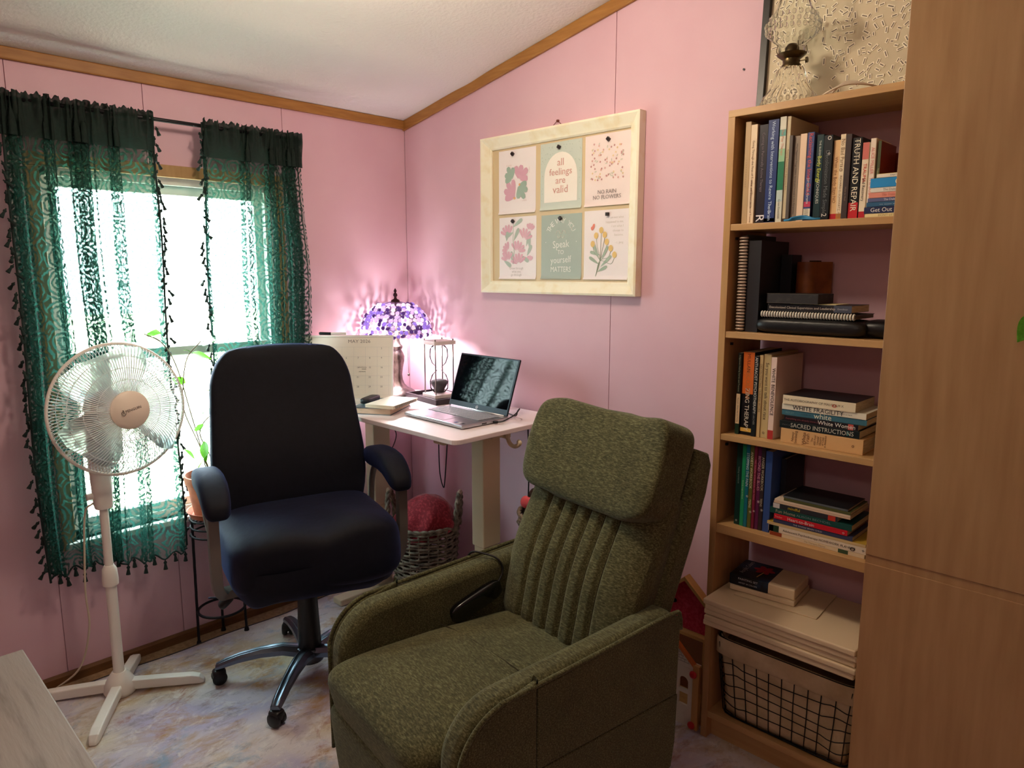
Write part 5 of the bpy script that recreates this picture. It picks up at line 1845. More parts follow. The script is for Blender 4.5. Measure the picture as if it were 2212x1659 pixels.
def book(label, rgb, T_, D, H, loc, flat_=False, title=None, tc_=(235, 225, 205), ts=0.5, bands=(), tz=0.5, hard=False, lean=0.0, sx=1.0, yaw_=0.0, extra=None, group=None, face=None):
    """a closed book; standing: thickness on x, spine to -y, height on z. flat_: lying on its side, spine to -y"""
    rot = (0, R(lean), R(yaw_)) if not flat_ else (0, R(-90), R(yaw_))
    if flat_:
        loc = (loc[0] + H, loc[1], loc[2])
    root = thing('book', label, 'book', loc, rot, group)
    if flat_:
        root.rotation_euler = (Matrix.Rotation(R(yaw_), 4, 'Z') @ Matrix.Rotation(R(-90), 4, 'Y')).to_euler()
    c = 0.0022 if hard else 0.0009
    ins = 0.003 if hard else 0.0005
    mb = MB()
    mb.box(0, c, 0, D, 0, H)
    mb.box(T_ - c, T_, 0, D, 0, H)
    mb.box(c, T_ - c, 0, c, 0, H)
    mb.build('cover', cover_mat(rgb), root, bevel=0.0006)
    MB().box(c + 0.0001, T_ - c - 0.0001, c, D - ins, ins, H - ins).build('pages', PAGES, root)
    for (f0, f1, brgb) in bands:
        MB().box(0.0002, T_ - 0.0002, -0.0004, 0.0001, H * f0, H * f1).build('spine_band', cover_mat(brgb), root)
    if face:
        MB().box(T_ - 0.0001, T_ + 0.0003, D * face[0], D * face[1], H * face[2], H * face[3]).build('cover_panel', cover_mat(face[4]), root)
    # spine lettering reads downward
    Ms = Matrix(((0, 1, 0, 0), (0, 0, -1, 0), (-1, 0, 0, 0), (0, 0, 0, 1)))
    items = []
    if title:
        items.append((title, tc_, ts, tz, sx, 0.0))
    if extra:
        items += list(extra)
    for (s, col, size, zz, sxx, off) in items:
        m2 = MB().text(s, T_ * size * 1.35, T(T_ / 2 + off * T_, -0.0008, H * zz) @ Ms, 'CENTER', sxx)
        # keep the lettering on the spine
        us = [q[2] for q in m2.v]
        if us and (max(us) - min(us)) > 0.96 * H:
            k_ = 0.96 * H / (max(us) - min(us))
            mid = (max(us) + min(us)) / 2
            m2.v = [(q[0], q[1], mid + (q[2] - mid) * k_) for q in m2.v]
        us = [q[2] for q in m2.v]
        if us:
            sh = 0.0
            if max(us) > H * 0.99:
                sh = H * 0.985 - max(us)
            if min(us) < H * 0.01:
                sh = H * 0.015 - min(us)
            m2.v = [(q[0], q[1], q[2] + sh) for q in m2.v]
        m2.build('spine_lettering', flat(col), root)
    return root


IVORY, GREY_, DK = (232, 216, 188), (170, 160, 146), (20, 20, 26)
Z1 = SHZ[0] + 0.0003
YS = -0.236
g1 = 'books standing on the highest shelf'
row = [  # x0, x1, top z, colour, kwargs
    (1.948, 1.965, 1.992, (198, 172, 132), dict(label='worn tan workbook with a ribbed spine at the end of the highest shelf', title='- - - - - - - - - - - -', tc_=(150, 124, 90))),
    (1.9665, 1.986, 1.981, (236, 214, 182), dict(label='cream paperback with fine brown spine lettering on the highest shelf', title='Going Through the Fires of Trauma and Dissociation', tc_=(120, 88, 66), ts=0.34, extra=[('What and Beyond the Sacred Trauma', (150, 110, 86), 0.3, 0.16, 1.0, 0)])),
    (1.990, 2.017, 1.978, (30, 24, 36), dict(label='black purple paperback with a white letter at the foot of its spine', title='Coming to Personally Active Therapy', tc_=(120, 106, 116), ts=0.30, tz=0.62, extra=[('R', (235, 232, 236), 1.0, 0.055, 1.0, 0.0)])),
    (2.018, 2.049, 1.987, (28, 40, 78), dict(label='glossy navy paperback with a pale blue stripe down its spine', title='Working with Interventions to Rewire The Brain', tc_=(196, 214, 236), ts=0.34, tz=0.66, bands=((0.0, 1.0, (36, 56, 112)), (0.01, 0.045, (70, 60, 56))), extra=[('Arden', (170, 180, 200), 0.26, 0.14, 1.0, 0)])),
    (2.052, 2.070, 1.991, (214, 212, 196), dict(label='green and white banded paperback on the highest shelf', bands=((0.31, 0.58, (30, 120, 84)), (0.58, 0.70, (146, 190, 150)), (0.82, 0.88, (96, 160, 150)), (0.20, 0.31, (190, 206, 200))), title='The Play Therapy', tc_=(210, 140, 110), ts=0.42, tz=0.76, extra=[('Great Essentials', (130, 130, 120), 0.35, 0.13, 1.0, 0)])),
    (2.0715, 2.082, 1.990, (206, 190, 156), dict(label='thin tan workbook with cream and grey spine next to the green banded book', title='Treating Trauma With Expressive Arts', tc_=(150, 120, 80), ts=0.5, bands=((0.0, 0.035, (60, 52, 48)),))),
    (2.0835, 2.093, 1.936, (92, 84, 80), dict(label='thin charcoal booklet between the tall workbooks and the grey book')),
    (2.0945, 2.111, 1.934, (150, 136, 120), dict(label='grey brown paperback with two lines of dark spine lettering', title='What Happened Things Hidden, Secret and Survival in One Perspective', tc_=(66, 56, 52), ts=0.3)),
    (2.1125, 2.131, 1.937, (236, 206, 178), dict(label='plain peach coloured paperback on the highest shelf')),
    (2.1335, 2.152, 1.938, (66, 78, 128), dict(label='blue paperback with red spine lettering and a barcode sticker', title='Reclaiming the Inner Child', tc_=(214, 76, 66), ts=0.62, tz=0.66, bands=((0.03, 0.14, (236, 222, 200)), (0.16, 0.22, (190, 60, 90))), extra=[('Jeremiah Abrams', (226, 222, 226), 0.4, 0.34, 1.0, 0), ('||||||||', (40, 40, 40), 0.5, 0.085, 1.0, 0)])),
    (2.158, 2.177, 1.929, (20, 50, 54), dict(label='dark teal paperback with yellow script and white capitals on its spine', title='TECHNIQUES', tc_=(200, 206, 196), ts=0.42, tz=0.34, extra=[('THE BLESSING OF', (196, 204, 190), 0.3, 0.80, 1.0, 0), ('Body Energy', (206, 214, 70), 0.55, 0.60, 1.0, 0)])),
    (2.179, 2.2025, 1.924, (16, 22, 28), dict(label='black paperback with faint grey title and small white emblems', title="Decolonization Made Simple", tc_=(96, 102, 104), ts=0.46, tz=0.45, extra=[('o', (220, 214, 206), 0.7, 0.965, 1.0, 0.2), ('2', (226, 222, 214), 0.6, 0.06, 1.0, 0), ('*', (200, 196, 190), 0.6, 0.78, 1.0, 0)])),
    (2.204, 2.2215, 1.909, (228, 190, 140), dict(label='tan paperback with red capitals and a red foot on its spine', title='When the Body Says NO', tc_=(150, 96, 60), ts=0.5, tz=0.5, bands=((0.0, 0.075, (184, 36, 46)),))),
    (2.222, 2.2355, 1.922, (236, 218, 186), dict(label='ivory paperback with elegant brown capitals beside the tan book', title='No Bad Parts', tc_=(150, 118, 84), ts=0.75, tz=0.78, bands=((0.0, 0.07, (176, 118, 52)),), extra=[('RICHARD C. SCHWARTZ, PhD', (150, 120, 90), 0.45, 0.27, 1.0, 0), ('o', (120, 90, 60), 0.9, 0.585, 1.0, 0)])),
    (2.2365, 2.251, 1.920, (66, 54, 52), dict(label='dark brown paperback beside the black book with large cream capitals', title='How to Heal', tc_=(140, 120, 100), ts=0.35, tz=0.3)),
    (2.2525, 2.277, 1.909, (18, 18, 22), dict(label='black book with large cream capitals and a red block at the foot of its spine', title='TRUTH AND REPAIR', tc_=(240, 232, 206), ts=0.62, tz=0.56, bands=((0.0, 0.20, (196, 38, 46)),), extra=[('JUDITH HERMAN', (150, 144, 136), 0.24, 0.93, 1.0, 0)])),
    (2.2805, 2.2965, 1.893, (236, 220, 194), dict(label='ivory paperback with red capitals and a red flecked spine top', title='TRAUMA', tc_=(206, 66, 60), ts=0.55, tz=0.60, bands=((0.0, 0.09, (184, 36, 46)), (0.78, 1.0, (206, 112, 104))), extra=[('and Recovery', (60, 50, 46), 0.5, 0.38, 1.0, 0)])),
    (2.300, 2.3135, 1.901, (238, 222, 204), dict(label='white paperback with pink capitals rising behind the flat stack', title='ALICE MILLER', tc_=(214, 120, 116), ts=0.62, tz=0.72, extra=[('THE BODY', (214, 120, 116), 0.6, 0.38, 1.0, 0)])),
    (2.317, 2.325, 1.893, (124, 44, 34), dict(label='thin rust red booklet with an olive spine rising behind the flat stack', title='Trauma and the Body', tc_=(196, 190, 150), ts=0.6, bands=((0.0, 1.0, (82, 92, 62)),))),
]
for (x0, x1, zt, rgb, kw) in row:
    lab = kw.pop('label')
    book(lab, rgb, x1 - x0, 0.195 if x0 < 2.299 else 0.12, zt - Z1, (x0, YS + rnd.uniform(-0.003, 0.006), Z1), group=g1, **kw)
book('brick red hardcover turned cover outward at the end of the highest shelf', (112, 30, 30), 0.016, 0.125, 0.180, (2.302, -0.075, Z1), group=g1, hard=True, yaw_=-90)
# flat stack on the highest shelf; thicknesses read from the photograph
gs1 = 'books lying flat on the highest shelf'
zz = Z1
for (th, rgb, x0, H_, lab, kw) in (
    (0.0095, (232, 214, 160), 2.300, 0.20, 'pale yellow paperback at the bottom of the flat stack on the highest shelf', dict(title="DON'T LET", tc_=(150, 130, 90), tz=0.74, ts=0.6)),
    (0.0165, (36, 44, 84), 2.297, 0.21, 'navy paperback with white serif title in the flat stack on the highest shelf', dict(title='Get Out of', tc_=(236, 232, 226), tz=0.76, ts=0.68)),
    (0.0115, (46, 92, 130), 2.302, 0.205, 'blue paperback with broken white lines in the flat stack on the highest shelf', dict(title='--- ------ --', tc_=(200, 214, 226), tz=0.75, ts=0.6)),
    (0.0095, (92, 100, 140), 2.304, 0.205, 'slate blue workbook in the flat stack on the highest shelf', dict(title='The Dialectical Be', tc_=(226, 226, 232), tz=0.68, ts=0.62, sx=0.9)),
    (0.0135, (222, 146, 130), 2.306, 0.205, 'salmon pink workbook in the flat stack on the highest shelf', dict(title='The Dialectical Be', tc_=(200, 116, 104), tz=0.70, ts=0.5, sx=0.9)),
    (0.0115, (226, 222, 212), 2.310, 0.200, 'white workbook with thin grey title in the flat stack on the highest shelf', dict(title='The Dialectical Beh', tc_=(130, 126, 124), tz=0.70, ts=0.55, sx=0.9)),
    (0.0235, (36, 34, 38), 2.308, 0.200, 'black paperback with a bright blue end and white ring in the flat stack', dict(bands=((0.66, 1.0, (40, 140, 206)),), title='O', tc_=(236, 230, 200), tz=0.665, ts=0.62)),
    (0.0095, (236, 228, 214), 2.322, 0.190, 'thin white paperback with a yellow top cover at the top of the flat stack', dict(title='PART AND LIVER', tc_=(120, 110, 100), tz=0.7, ts=0.5, face=(0.0, 1.0, 0.0, 1.0, (226, 206, 40)))),
):
    book(lab, rgb, th, 0.13, H_, (x0, YS - 0.006, zz), flat_=True, group=gs1, **kw)
    zz += th + 0.0006
MB_ = MB()
for k in range(3):
    MB_.tube(bez([(2.085 + 0.01 * k, -0.246, Z1 + 0.0035), (2.11, -0.252 - 0.002 * k, Z1 + 0.004 + 0.002 * k), (2.14, -0.246, Z1 + 0.006 + 0.003 * k), (2.17, -0.248, Z1 + 0.0035), (2.185 - 0.006 * k, -0.243, Z1 + 0.0035)], 6), 0.0032, 6)
tag(MB_.build('blue_cord', flat((36, 124, 172)), smooth=180), 'coil of bright blue cord lying before the books on the highest shelf', 'cord')

# ---- second shelf
Z2 = SHZ[1] + 0.0003
STEELW = mat('pale_wire', (196, 176, 160), 0.4, 0.4)
sp1 = thing('spiral_notebook', 'tall spiral bound notebook standing at the end of the second shelf', 'notebook', (1.948, -0.232, Z2))
MB().box(0.0, 0.018, 0.006, 0.20, 0.0, 0.288).build('pages', mat('dark_page_block', (96, 84, 74), 0.8), sp1)
MB().box(0.018, 0.020, 0.004, 0.20, 0.0, 0.290).build('cover', mat('slate_cover', (62, 70, 66), 0.5), sp1)
w0 = None
for k in range(30):
    if w0 is None:
        w0 = MB().tube([(0.010 + 0.0115 * math.cos(a), 0.004 + 0.007 * math.sin(a), 0) for a in [2 * math.pi * i / 14 for i in range(14)]], 0.0032, 5, closed=True).build('wire_ring', STEELW, sp1, smooth=180)
        w0.location = (0, 0, 0.008)
    else:
        share(w0, sp1, (0, 0, 0.008 + 0.0094 * k))
binder = thing('ring_binder', 'black ring binder standing beside the spiral bound notebook', 'binder', (1.972, -0.225, Z2))
bmat = mat('black_binder_vinyl', (34, 34, 38), 0.45, bump=(200, 0.1, 0.001))
MB().box(0, 0.003, 0, 0.19, 0, 0.272).build('front_board', bmat, binder)
MB().box(0.037, 0.040, 0, 0.19, 0, 0.272).build('back_board', bmat, binder)
MB().box(0.003, 0.037, 0.0, 0.003, 0, 0.272).build('spine', bmat, binder)
MB().box(0.006, 0.034, 0.01, 0.18, 0.003, 0.262).build('papers', mat('grey_papers', (110, 108, 112), 0.8), binder)
bk2 = book('black hardcover standing behind the ring binder on the second shelf', (24, 26, 30), 0.034, 0.070, 0.232, (2.014, -0.088, Z2), hard=True)
fo = thing('leather_folder', 'caramel brown leather folder standing at the back of the second shelf', 'folder', (2.085, -0.062, Z2))
lth = mat('caramel_leather', (150, 86, 38), 0.45, var=(18, (118, 62, 26), 4, 0.35, 0.65))
rings = []
for z in (0.0, 0.005, 0.205, 0.210):
    rings.append([(0.030 * math.cos(R(a)) * (0.97 if z in (0.0, 0.210) else 1), 0.026 * math.sin(R(a)) * (0.97 if z in (0.0, 0.210) else 1), z) for a in range(180, 361, 15)] + [(0.060, 0.042, z), (0.0, 0.042, z)])
MB().loft(rings).build('wrap', lth, fo, smooth=50)
MB().box(0.004, 0.026, 0.004, 0.040, 0.006, 0.214).build('inserts', mat('dark_inserts', (60, 40, 28), 0.8), fo)
bg_ = thing('zip_case', 'black leather zip case lying at the bottom of the second shelf pile', 'case', (2.165, -0.170, Z2))
BL = mat('soft_black_leather', (16, 16, 18), 0.38, bump=(70, 0.25, 0.003))
MB().sup(0.315, 0.150, 0.048, 0.5, 0.25, 48, 14, M=T(0, 0, 0.024)).build('body', BL, bg_, smooth=180)
MB().tube([(0.150 * math.copysign(abs(math.cos(a)) ** 0.4, math.cos(a)), 0.072 * math.copysign(abs(math.sin(a)) ** 0.4, math.sin(a)), 0.030) for a in [2 * math.pi * i / 60 for i in range(60)]], 0.0024, 5, closed=True).build('zipper', mat('dull_brass_zip', (90, 80, 50), 0.4, 0.7), bg_, smooth=180)
MB().sup(0.09, 0.10, 0.05, 0.7, 0.6, 24, 12, M=T(0.178, 0.0, 0.026)).build('strap_bundle', BL, bg_, smooth=180)
sp2 = thing('spiral_notebook', 'white wire spiral notebook lying flat on the black zip case', 'notebook', (2.020, -0.228, Z2 + 0.0505))
MB().box(0.0, 0.270, 0.004, 0.15, 0.0, 0.010).build('pages', mat('dark_page_block', (96, 84, 74)), sp2)
MB().box(0.0, 0.272, 0.003, 0.152, 0.010, 0.0115).build('cover', bmat, sp2)
w1 = None
for k in range(34):
    if w1 is None:
        w1 = MB().tube([(0, 0.003 + 0.0055 * math.cos(a), 0.006 + 0.0075 * math.sin(a)) for a in [2 * math.pi * i / 12 for i in range(12)]], 0.0026, 5, closed=True).build('wire_ring', mat('white_wire', (226, 220, 206), 0.4), sp2, smooth=180)
        w1.location = (0.006, 0, 0)
    else:
        share(w1, sp2, (0.006 + 0.0079 * k, 0, 0))
book('black textbook with white spine lettering and a slate end lying on the spiral notebook', (32, 30, 34), 0.020, 0.14, 0.240, (2.035, -0.212, Z2 + 0.0667), flat_=True, title='Decolonized Clinical Supervision and Leadership', tc_=(214, 196, 180), ts=0.36, tz=0.58, bands=((0.0, 0.20, (74, 78, 92)),), extra=[('Goodman', (180, 180, 186), 0.26, 0.10, 1.0, 0), ('Tyler', (170, 158, 150), 0.24, 0.94, 1.0, 0)])
nt = MB().box(0, 0.13, 0, 0.10, 0, 0.0015).build('note_card', flat((226, 212, 160)))
nt.location = (2.10, -0.205, Z2 + 0.0873)
tag(nt, 'yellowed note card lying on the black textbook', 'card')
bx = thing('card_box', 'flat black cardboard box with worn edges on top of the second shelf pile', 'box', (2.036, -0.222, Z2 + 0.0897))
MB().box(0, 0.150, 0, 0.115, 0.0, 0.027).build('lid', mat('worn_black_card', (34, 31, 32), 0.6, var=(50, (52, 48, 46), 3, 0.5, 0.7)), bx, bevel=0.001)
WORN = flat((92, 84, 76))
MB().tube([(0.0, 0.0, 0.0), (0.150, 0.0, 0.0), (0.150, 0.0, 0.027), (0.0, 0.0, 0.027)], 0.0005, 4, closed=True).build('worn_edge', WORN, bx)
MB().box(0.001, 0.149, 0.001, 0.114, -0.0008, 0.0).build('base_tray', BLACKP, bx)

# ---- third shelf
Z3 = SHZ[2] + 0.0003
g3_ = 'books standing on the third shelf'
for (x0, x1, zt, rgb, lab, kw) in (
    (1.957, 1.970, 1.312, (20, 26, 20), 'thin black and cream paperback at the end of the third shelf', dict(bands=((0.13, 0.50, (226, 200, 162)), (0.0, 0.12, (26, 54, 40))), title='Indigenous Healing Stories and Practices', tc_=(150, 156, 130), tz=0.75, ts=0.4, extra=[('Rooted - Ethics that are Family', (90, 70, 50), 0.35, 0.30, 1.0, 0)])),
    (1.9715, 2.0075, 1.316, (18, 18, 22), 'thick black book with an orange upper spine on the third shelf', dict(bands=((0.50, 1.0, (222, 112, 46)), (0.04, 0.085, (232, 190, 92))), title='ZING THERAPY', tc_=(236, 230, 216), ts=0.40, tz=0.31, extra=[('MULLAN', (100, 40, 24), 0.30, 0.87, 1.0, 0), ('DECOLONI', (190, 120, 60), 0.40, 0.63, 1.0, 0), ('w', (220, 214, 200), 0.34, 0.13, 1.0, 0)])),
    (2.009, 2.0235, 1.306, (20, 28, 32), 'black paperback with white slanted capitals on the third shelf', dict(title='ANTI-RACIST PSYCHOTHERAPY', tc_=(226, 222, 210), ts=0.62, tz=0.66, extra=[('DAVID ARCHER', (150, 150, 144), 0.4, 0.26, 1.0, 0)])),
    (2.0245, 2.0355, 1.310, (206, 178, 128), 'slim straw coloured paperback on the third shelf', dict(title='DECOLONIZING TRAUMA WORK', tc_=(130, 108, 74), ts=0.66, tz=0.6)),
    (2.0365, 2.059, 1.314, (196, 172, 122), 'khaki paperback with dark lower case title on the third shelf', dict(title='So you want to talk about race', tc_=(70, 56, 44), ts=0.46, tz=0.56, extra=[('o', (60, 50, 40), 0.5, 0.06, 1.0, 0)])),
    (2.061, 2.078, 1.307, (232, 204, 190), 'pale pink book with wide black capitals and a red foot on the third shelf', dict(title='WHITE BENEVOLENCE', tc_=(50, 36, 38), ts=0.62, tz=0.58, bands=((0.0, 0.11, (176, 52, 50)),))),
):
    book(lab, rgb, x1 - x0, 0.19, zt - Z3, (x0, -0.222 + rnd.uniform(-0.004, 0.004), Z3), group=g3_, **kw)
zz = Z3
for (th, rgb, x0, H_, dy, lab, kw) in (
    (0.0425, (216, 170, 116), 2.106, 0.232, -0.004, 'thick tan hardcover at the bottom of the flat stack on the third shelf', dict(hard=True)),
    (0.0215, (20, 30, 32), 2.099, 0.226, 0.0, 'black paperback with brush capitals in the flat stack on the third shelf', dict(title='SACRED INSTRUCTIONS', tc_=(206, 200, 184), tz=0.46, ts=0.62, sx=0.9, extra=[('S', (50, 150, 150), 0.6, 0.14, 1.0, 0), ('sherri mitchell', (90, 90, 90), 0.26, 0.87, 1.0, 0)])),
    (0.0165, (26, 20, 26), 2.112, 0.208, 0.0, 'black book with white serif title and red line lying on the third shelf', dict(title='White Women', tc_=(236, 230, 220), tz=0.28, ts=0.75, bands=((0.06, 0.13, (196, 90, 80)),), extra=[('Everything you already know about', (140, 70, 74), 0.34, 0.72, 1.0, 0)])),
    (0.0165, (60, 106, 122), 2.103, 0.238, 0.002, 'teal blue paperback with a rounded white title in the flat stack on the third shelf', dict(title='white', tc_=(226, 226, 200), tz=0.50, ts=1.0, extra=[('RIDLEY', (110, 150, 150), 0.36, 0.9, 1.0, 0), ('a study of', (40, 70, 84), 0.3, 0.7, 1.0, 0)])),
    (0.0165, (228, 220, 200), 2.103, 0.236, 0.0, 'white paperback with tall black capitals in the flat stack on the third shelf', dict(title='WHITE FRAGILITY', tc_=(40, 36, 36), tz=0.56, ts=0.80, extra=[('why it is so hard', (120, 110, 104), 0.26, 0.24, 1.0, 0)])),
    (0.0270, (232, 216, 184), 2.106, 0.205, -0.004, 'chunky cream paperback with a small red seal on top of the third shelf stack', dict(title='THE AUTOBIOGRAPHY OF MALCOLM X', tc_=(120, 106, 92), tz=0.80, ts=0.26, extra=[('o', (200, 70, 50), 0.55, 0.28, 1.3, 0)], face=(0.0, 1.0, 0.0, 1.0, (24, 26, 30)))),
):
    rt_ = book(lab, rgb, th, 0.155, H_, (x0, -0.226 + dy, zz), flat_=True, group='books lying flat on the third shelf', **kw)
    if th == 0.0425:
        mm = MB()
        Mv = T(0, -0.0008, 0) @ Matrix(((1, 0, 0, 0), (0, 0, -1, 0), (0, 1, 0, 0), (0, 0, 0, 1)))
        for s, zf, sz in (('Nancy', 0.845, 0.011), ('Isenberg', 0.805, 0.011), ('White', 0.70, 0.0145), ('Trash', 0.655, 0.0145), ('The', 0.60, 0.008), ('400-Year', 0.565, 0.0085), ('Untold', 0.53, 0.0085), ('History', 0.50, 0.0085), ('of Class', 0.47, 0.008), ('in America', 0.44, 0.008)):
            mm.text(s, sz, T(th / 2, -0.0008, H_ * zf) @ RX(90))
        mm.text('o', 0.014, T(th / 2, -0.0008, H_ * 0.12) @ RX(90))
        mm.build('spine_lettering', flat((110, 66, 34)), rt_, kind='stuff')
    zz += th + 0.0005

# ---- fourth shelf
Z4 = SHZ[3] + 0.0003
g4_ = 'workbooks standing on the fourth shelf'
for (x0, x1, zt, rgb, lab, kw) in (
    (1.968, 1.9865, 1.034, (18, 52, 46), 'dark green paperback at the end of the fourth shelf', dict(title='healing workbook', tc_=(130, 150, 140), tz=0.6, ts=0.3, extra=[('o', (220, 220, 210), 0.5, 0.05, 1.0, 0)])),
    (1.9875, 2.000, 1.028, (36, 150, 98), 'emerald green workbook on the fourth shelf', dict(title='the body image workbook', tc_=(190, 220, 190), tz=0.45, ts=0.34)),
    (2.001, 2.0125, 1.030, (26, 112, 132), 'teal workbook with white capitals and a star on the fourth shelf', dict(title='STOPPING THE PAIN', tc_=(206, 220, 220), tz=0.70, ts=0.75, extra=[('*', (232, 226, 214), 1.2, 0.38, 1.0, 0)])),
    (2.0135, 2.0255, 1.030, (98, 102, 46), 'olive workbook with cream capitals and a star on the fourth shelf', dict(title='ANXIETY WORKBOOK', tc_=(226, 220, 180), tz=0.70, ts=0.7, extra=[('TEENS', (226, 220, 180), 0.6, 0.30, 1.0, 0), ('*', (236, 230, 210), 1.2, 0.20, 1.0, 0)])),
    (2.0265, 2.0355, 1.028, (126, 38, 62), 'maroon workbook with thin pink capitals on the fourth shelf', dict(title='THE TRAUMA WORKBOOK FOR TEENS', tc_=(206, 120, 140), tz=0.6, ts=0.6, extra=[('*', (232, 210, 210), 1.4, 0.22, 1.0, 0)])),
    (2.0365, 2.048, 1.030, (96, 34, 78), 'plum workbook with pink capitals and a star on the fourth shelf', dict(title='BEYOND THE BLUES', tc_=(220, 150, 170), tz=0.68, ts=0.78, extra=[('*', (240, 220, 226), 1.4, 0.34, 1.0, 0)])),
    (2.049, 2.0605, 1.030, (58, 46, 50), 'charcoal workbook with cream capitals and a star on the fourth shelf', dict(title='ANGER WORKBOOK', tc_=(206, 196, 170), tz=0.68, ts=0.72, extra=[('TEENS', (206, 196, 170), 0.6, 0.34, 1.0, 0), ('*', (236, 230, 214), 1.3, 0.25, 1.0, 0)])),
    (2.0625, 2.0835, 1.020, (56, 84, 148), 'plain cornflower blue binder on the fourth shelf', dict()),
):
    book(lab, rgb, x1 - x0, 0.19, zt - Z4, (x0, -0.224 + rnd.uniform(-0.003, 0.003), Z4), group=g4_, **kw)
book('black hardcover with a marbled cover standing beside the blue binder', (30, 34, 46), 0.016, 0.14, 0.225, (2.0865, -0.165, Z4), hard=True)
zz = Z4
for (th, rgb, x0, H_, D_, dy, lab, kw) in (
    (0.0115, (226, 208, 176), 2.090, 0.275, 0.17, 0.0, 'cream paperback with rust and green spine blocks at the bottom of the fourth shelf stack', dict(bands=((0.86, 0.995, (150, 66, 40)), (0.16, 0.26, (60, 84, 60))), title='The Therapist Planner', tc_=(160, 140, 116), tz=0.5, ts=0.45)),
    (0.0200, (232, 220, 200), 2.086, 0.283, 0.17, 0.0, 'thick white planner book with black title and seal in the fourth shelf stack', dict(bands=((0.885, 0.995, (34, 60, 44)), (0.945, 0.995, (150, 66, 40))), title='Adolescent Psychotherapy HOMEWORK PLANNER', tc_=(60, 54, 52), tz=0.47, ts=0.36, extra=[('o', (40, 30, 36), 0.9, 0.13, 1.2, 0), ('+', (90, 90, 90), 0.6, 0.03, 1.0, 0)])),
    (0.0085, (214, 190, 142), 2.081, 0.285, 0.17, 0.0, 'sand coloured folder in the fourth shelf stack', dict(face=(0.0, 1.0, 0.0, 1.0, (196, 160, 62)))),
    (0.0125, (62, 70, 104), 2.100, 0.230, 0.16, 0.0, 'slate blue paperback with white capitals in the fourth shelf stack', dict(title='THE WHOLE BRAIN CHILD', tc_=(206, 206, 214), tz=0.55, ts=0.42)),
    (0.0150, (206, 30, 48), 2.102, 0.214, 0.15, -0.002, 'bright red paperback with white bold title in the fourth shelf stack', dict(title='Heart-to-Brain', tc_=(240, 226, 220), tz=0.62, ts=0.66, extra=[('Teicher', (236, 190, 180), 0.36, 0.93, 1.0, 0), ('o', (240, 220, 214), 0.6, 0.05, 1.0, 0)])),
    (0.0170, (22, 76, 72), 2.088, 0.238, 0.16, 0.0, 'dark teal graphic paperback with silver title in the fourth shelf stack', dict(title='ALISON BECHDEL', tc_=(120, 150, 150), tz=0.45, ts=0.42, sx=1.3, extra=[('Fun Home', (180, 176, 150), 0.62, 0.80, 1.0, 0)])),
    (0.0150, (46, 48, 56), 2.096, 0.190, 0.15, 0.0, 'charcoal magazine with a red tab and yellow title in the fourth shelf stack', dict(title='mindful', tc_=(214, 190, 40), tz=0.66, ts=0.62, bands=((0.03, 0.14, (196, 60, 44)), (0.89, 0.995, (206, 204, 206))))),
    (0.0060, (222, 196, 170), 2.098, 0.222, 0.15, 0.0, 'thin peach booklet in the fourth shelf stack', dict()),
    (0.0060, (232, 212, 190), 2.100, 0.220, 0.15, 0.0, 'thin ivory booklet in the fourth shelf stack', dict()),
    (0.0085, (88, 92, 54), 2.128, 0.192, 0.14, 0.0, 'thin olive green paperback in the fourth shelf stack', dict()),
    (0.0060, (96, 106, 114), 2.126, 0.186, 0.14, 0.0, 'thin grey blue booklet on top of the fourth shelf stack', dict(face=(0.0, 1.0, 0.0, 1.0, (24, 28, 32)))),
):
    book(lab, rgb, th, D_, H_, (x0, -0.232 + dy, zz), flat_=True, group='books lying flat on the fourth shelf', **kw)
    zz += th + 0.0005

# ---- fifth shelf: blank canvases, boxes on top
Z5 = SHZ[4] + 0.0003
CANV = mat('primed_canvas', (226, 204, 170), 0.6, bump=(400, 0.1, 0.001))
labs = ['blank stretched canvas at the bottom of the stack on the fifth shelf', 'blank stretched canvas second from the bottom on the fifth shelf', 'blank stretched canvas in the middle of the stack on the fifth shelf', 'blank stretched canvas second from the top on the fifth shelf', 'blank stretched canvas topmost of the stack on the fifth shelf']
for k in range(5):
    dx, dy = (-0.004, 0.002, -0.003, 0.003, -0.002)[k], (0.0, -0.006, 0.002, -0.004, -0.010)[k]
    o = MB().box(1.934, 2.394, -0.325, -0.018, 0.0, 0.0178).build('canvas', CANV, bevel=0.0045, seg=3)
    o.location = (dx * 0.8, dy * 0.8, Z5 + 0.0185 * k)
    tag(o, labs[k], 'canvas', 'blank canvases stacked on the fifth shelf')
zc = Z5 + 0.0185 * 5
o = MB().box(0, 0.255, 0, 0.20, 0, 0.0035).build('square_canvas', CANV, bevel=0.0008)
o.location, o.rotation_euler = (1.992, -0.245, zc), (0, 0, R(4))
tag(o, 'thin square canvas panel lying on the stacked canvases', 'canvas panel')
zc += 0.004
wbx = thing('cream_box', 'flat cream box under the boxed art set on the canvases', 'box', (1.965, -0.222, zc), (0, 0, R(5)))
MB().box(0, 0.205, 0, 0.15, 0, 0.016).build('body', mat('cream_card', (232, 212, 180), 0.5), wbx, bevel=0.003)
MB().box(0.001, 0.204, 0.001, 0.149, 0.016, 0.0175).build('lid', mat('cream_card', (232, 212, 180)), wbx)
art = thing('art_set_box', 'boxed art set with a black and blue printed end and a red flower', 'box', (1.962, -0.218, zc + 0.018), (0, 0, R(5)))
MB().box(0, 0.205, 0, 0.14, 0, 0.034).build('box', mat('glossy_cream_box', (236, 214, 180), 0.3), art, bevel=0.004)
MB().box(-0.0012, 0.125, -0.0012, 0.1412, -0.0003, 0.0352).build('printed_sleeve', mat('black_blue_print', (14, 18, 28), 0.35, var=(9, (40, 74, 110), 4, 0.5, 0.7)), art, bevel=0.003)
m_ = MB()
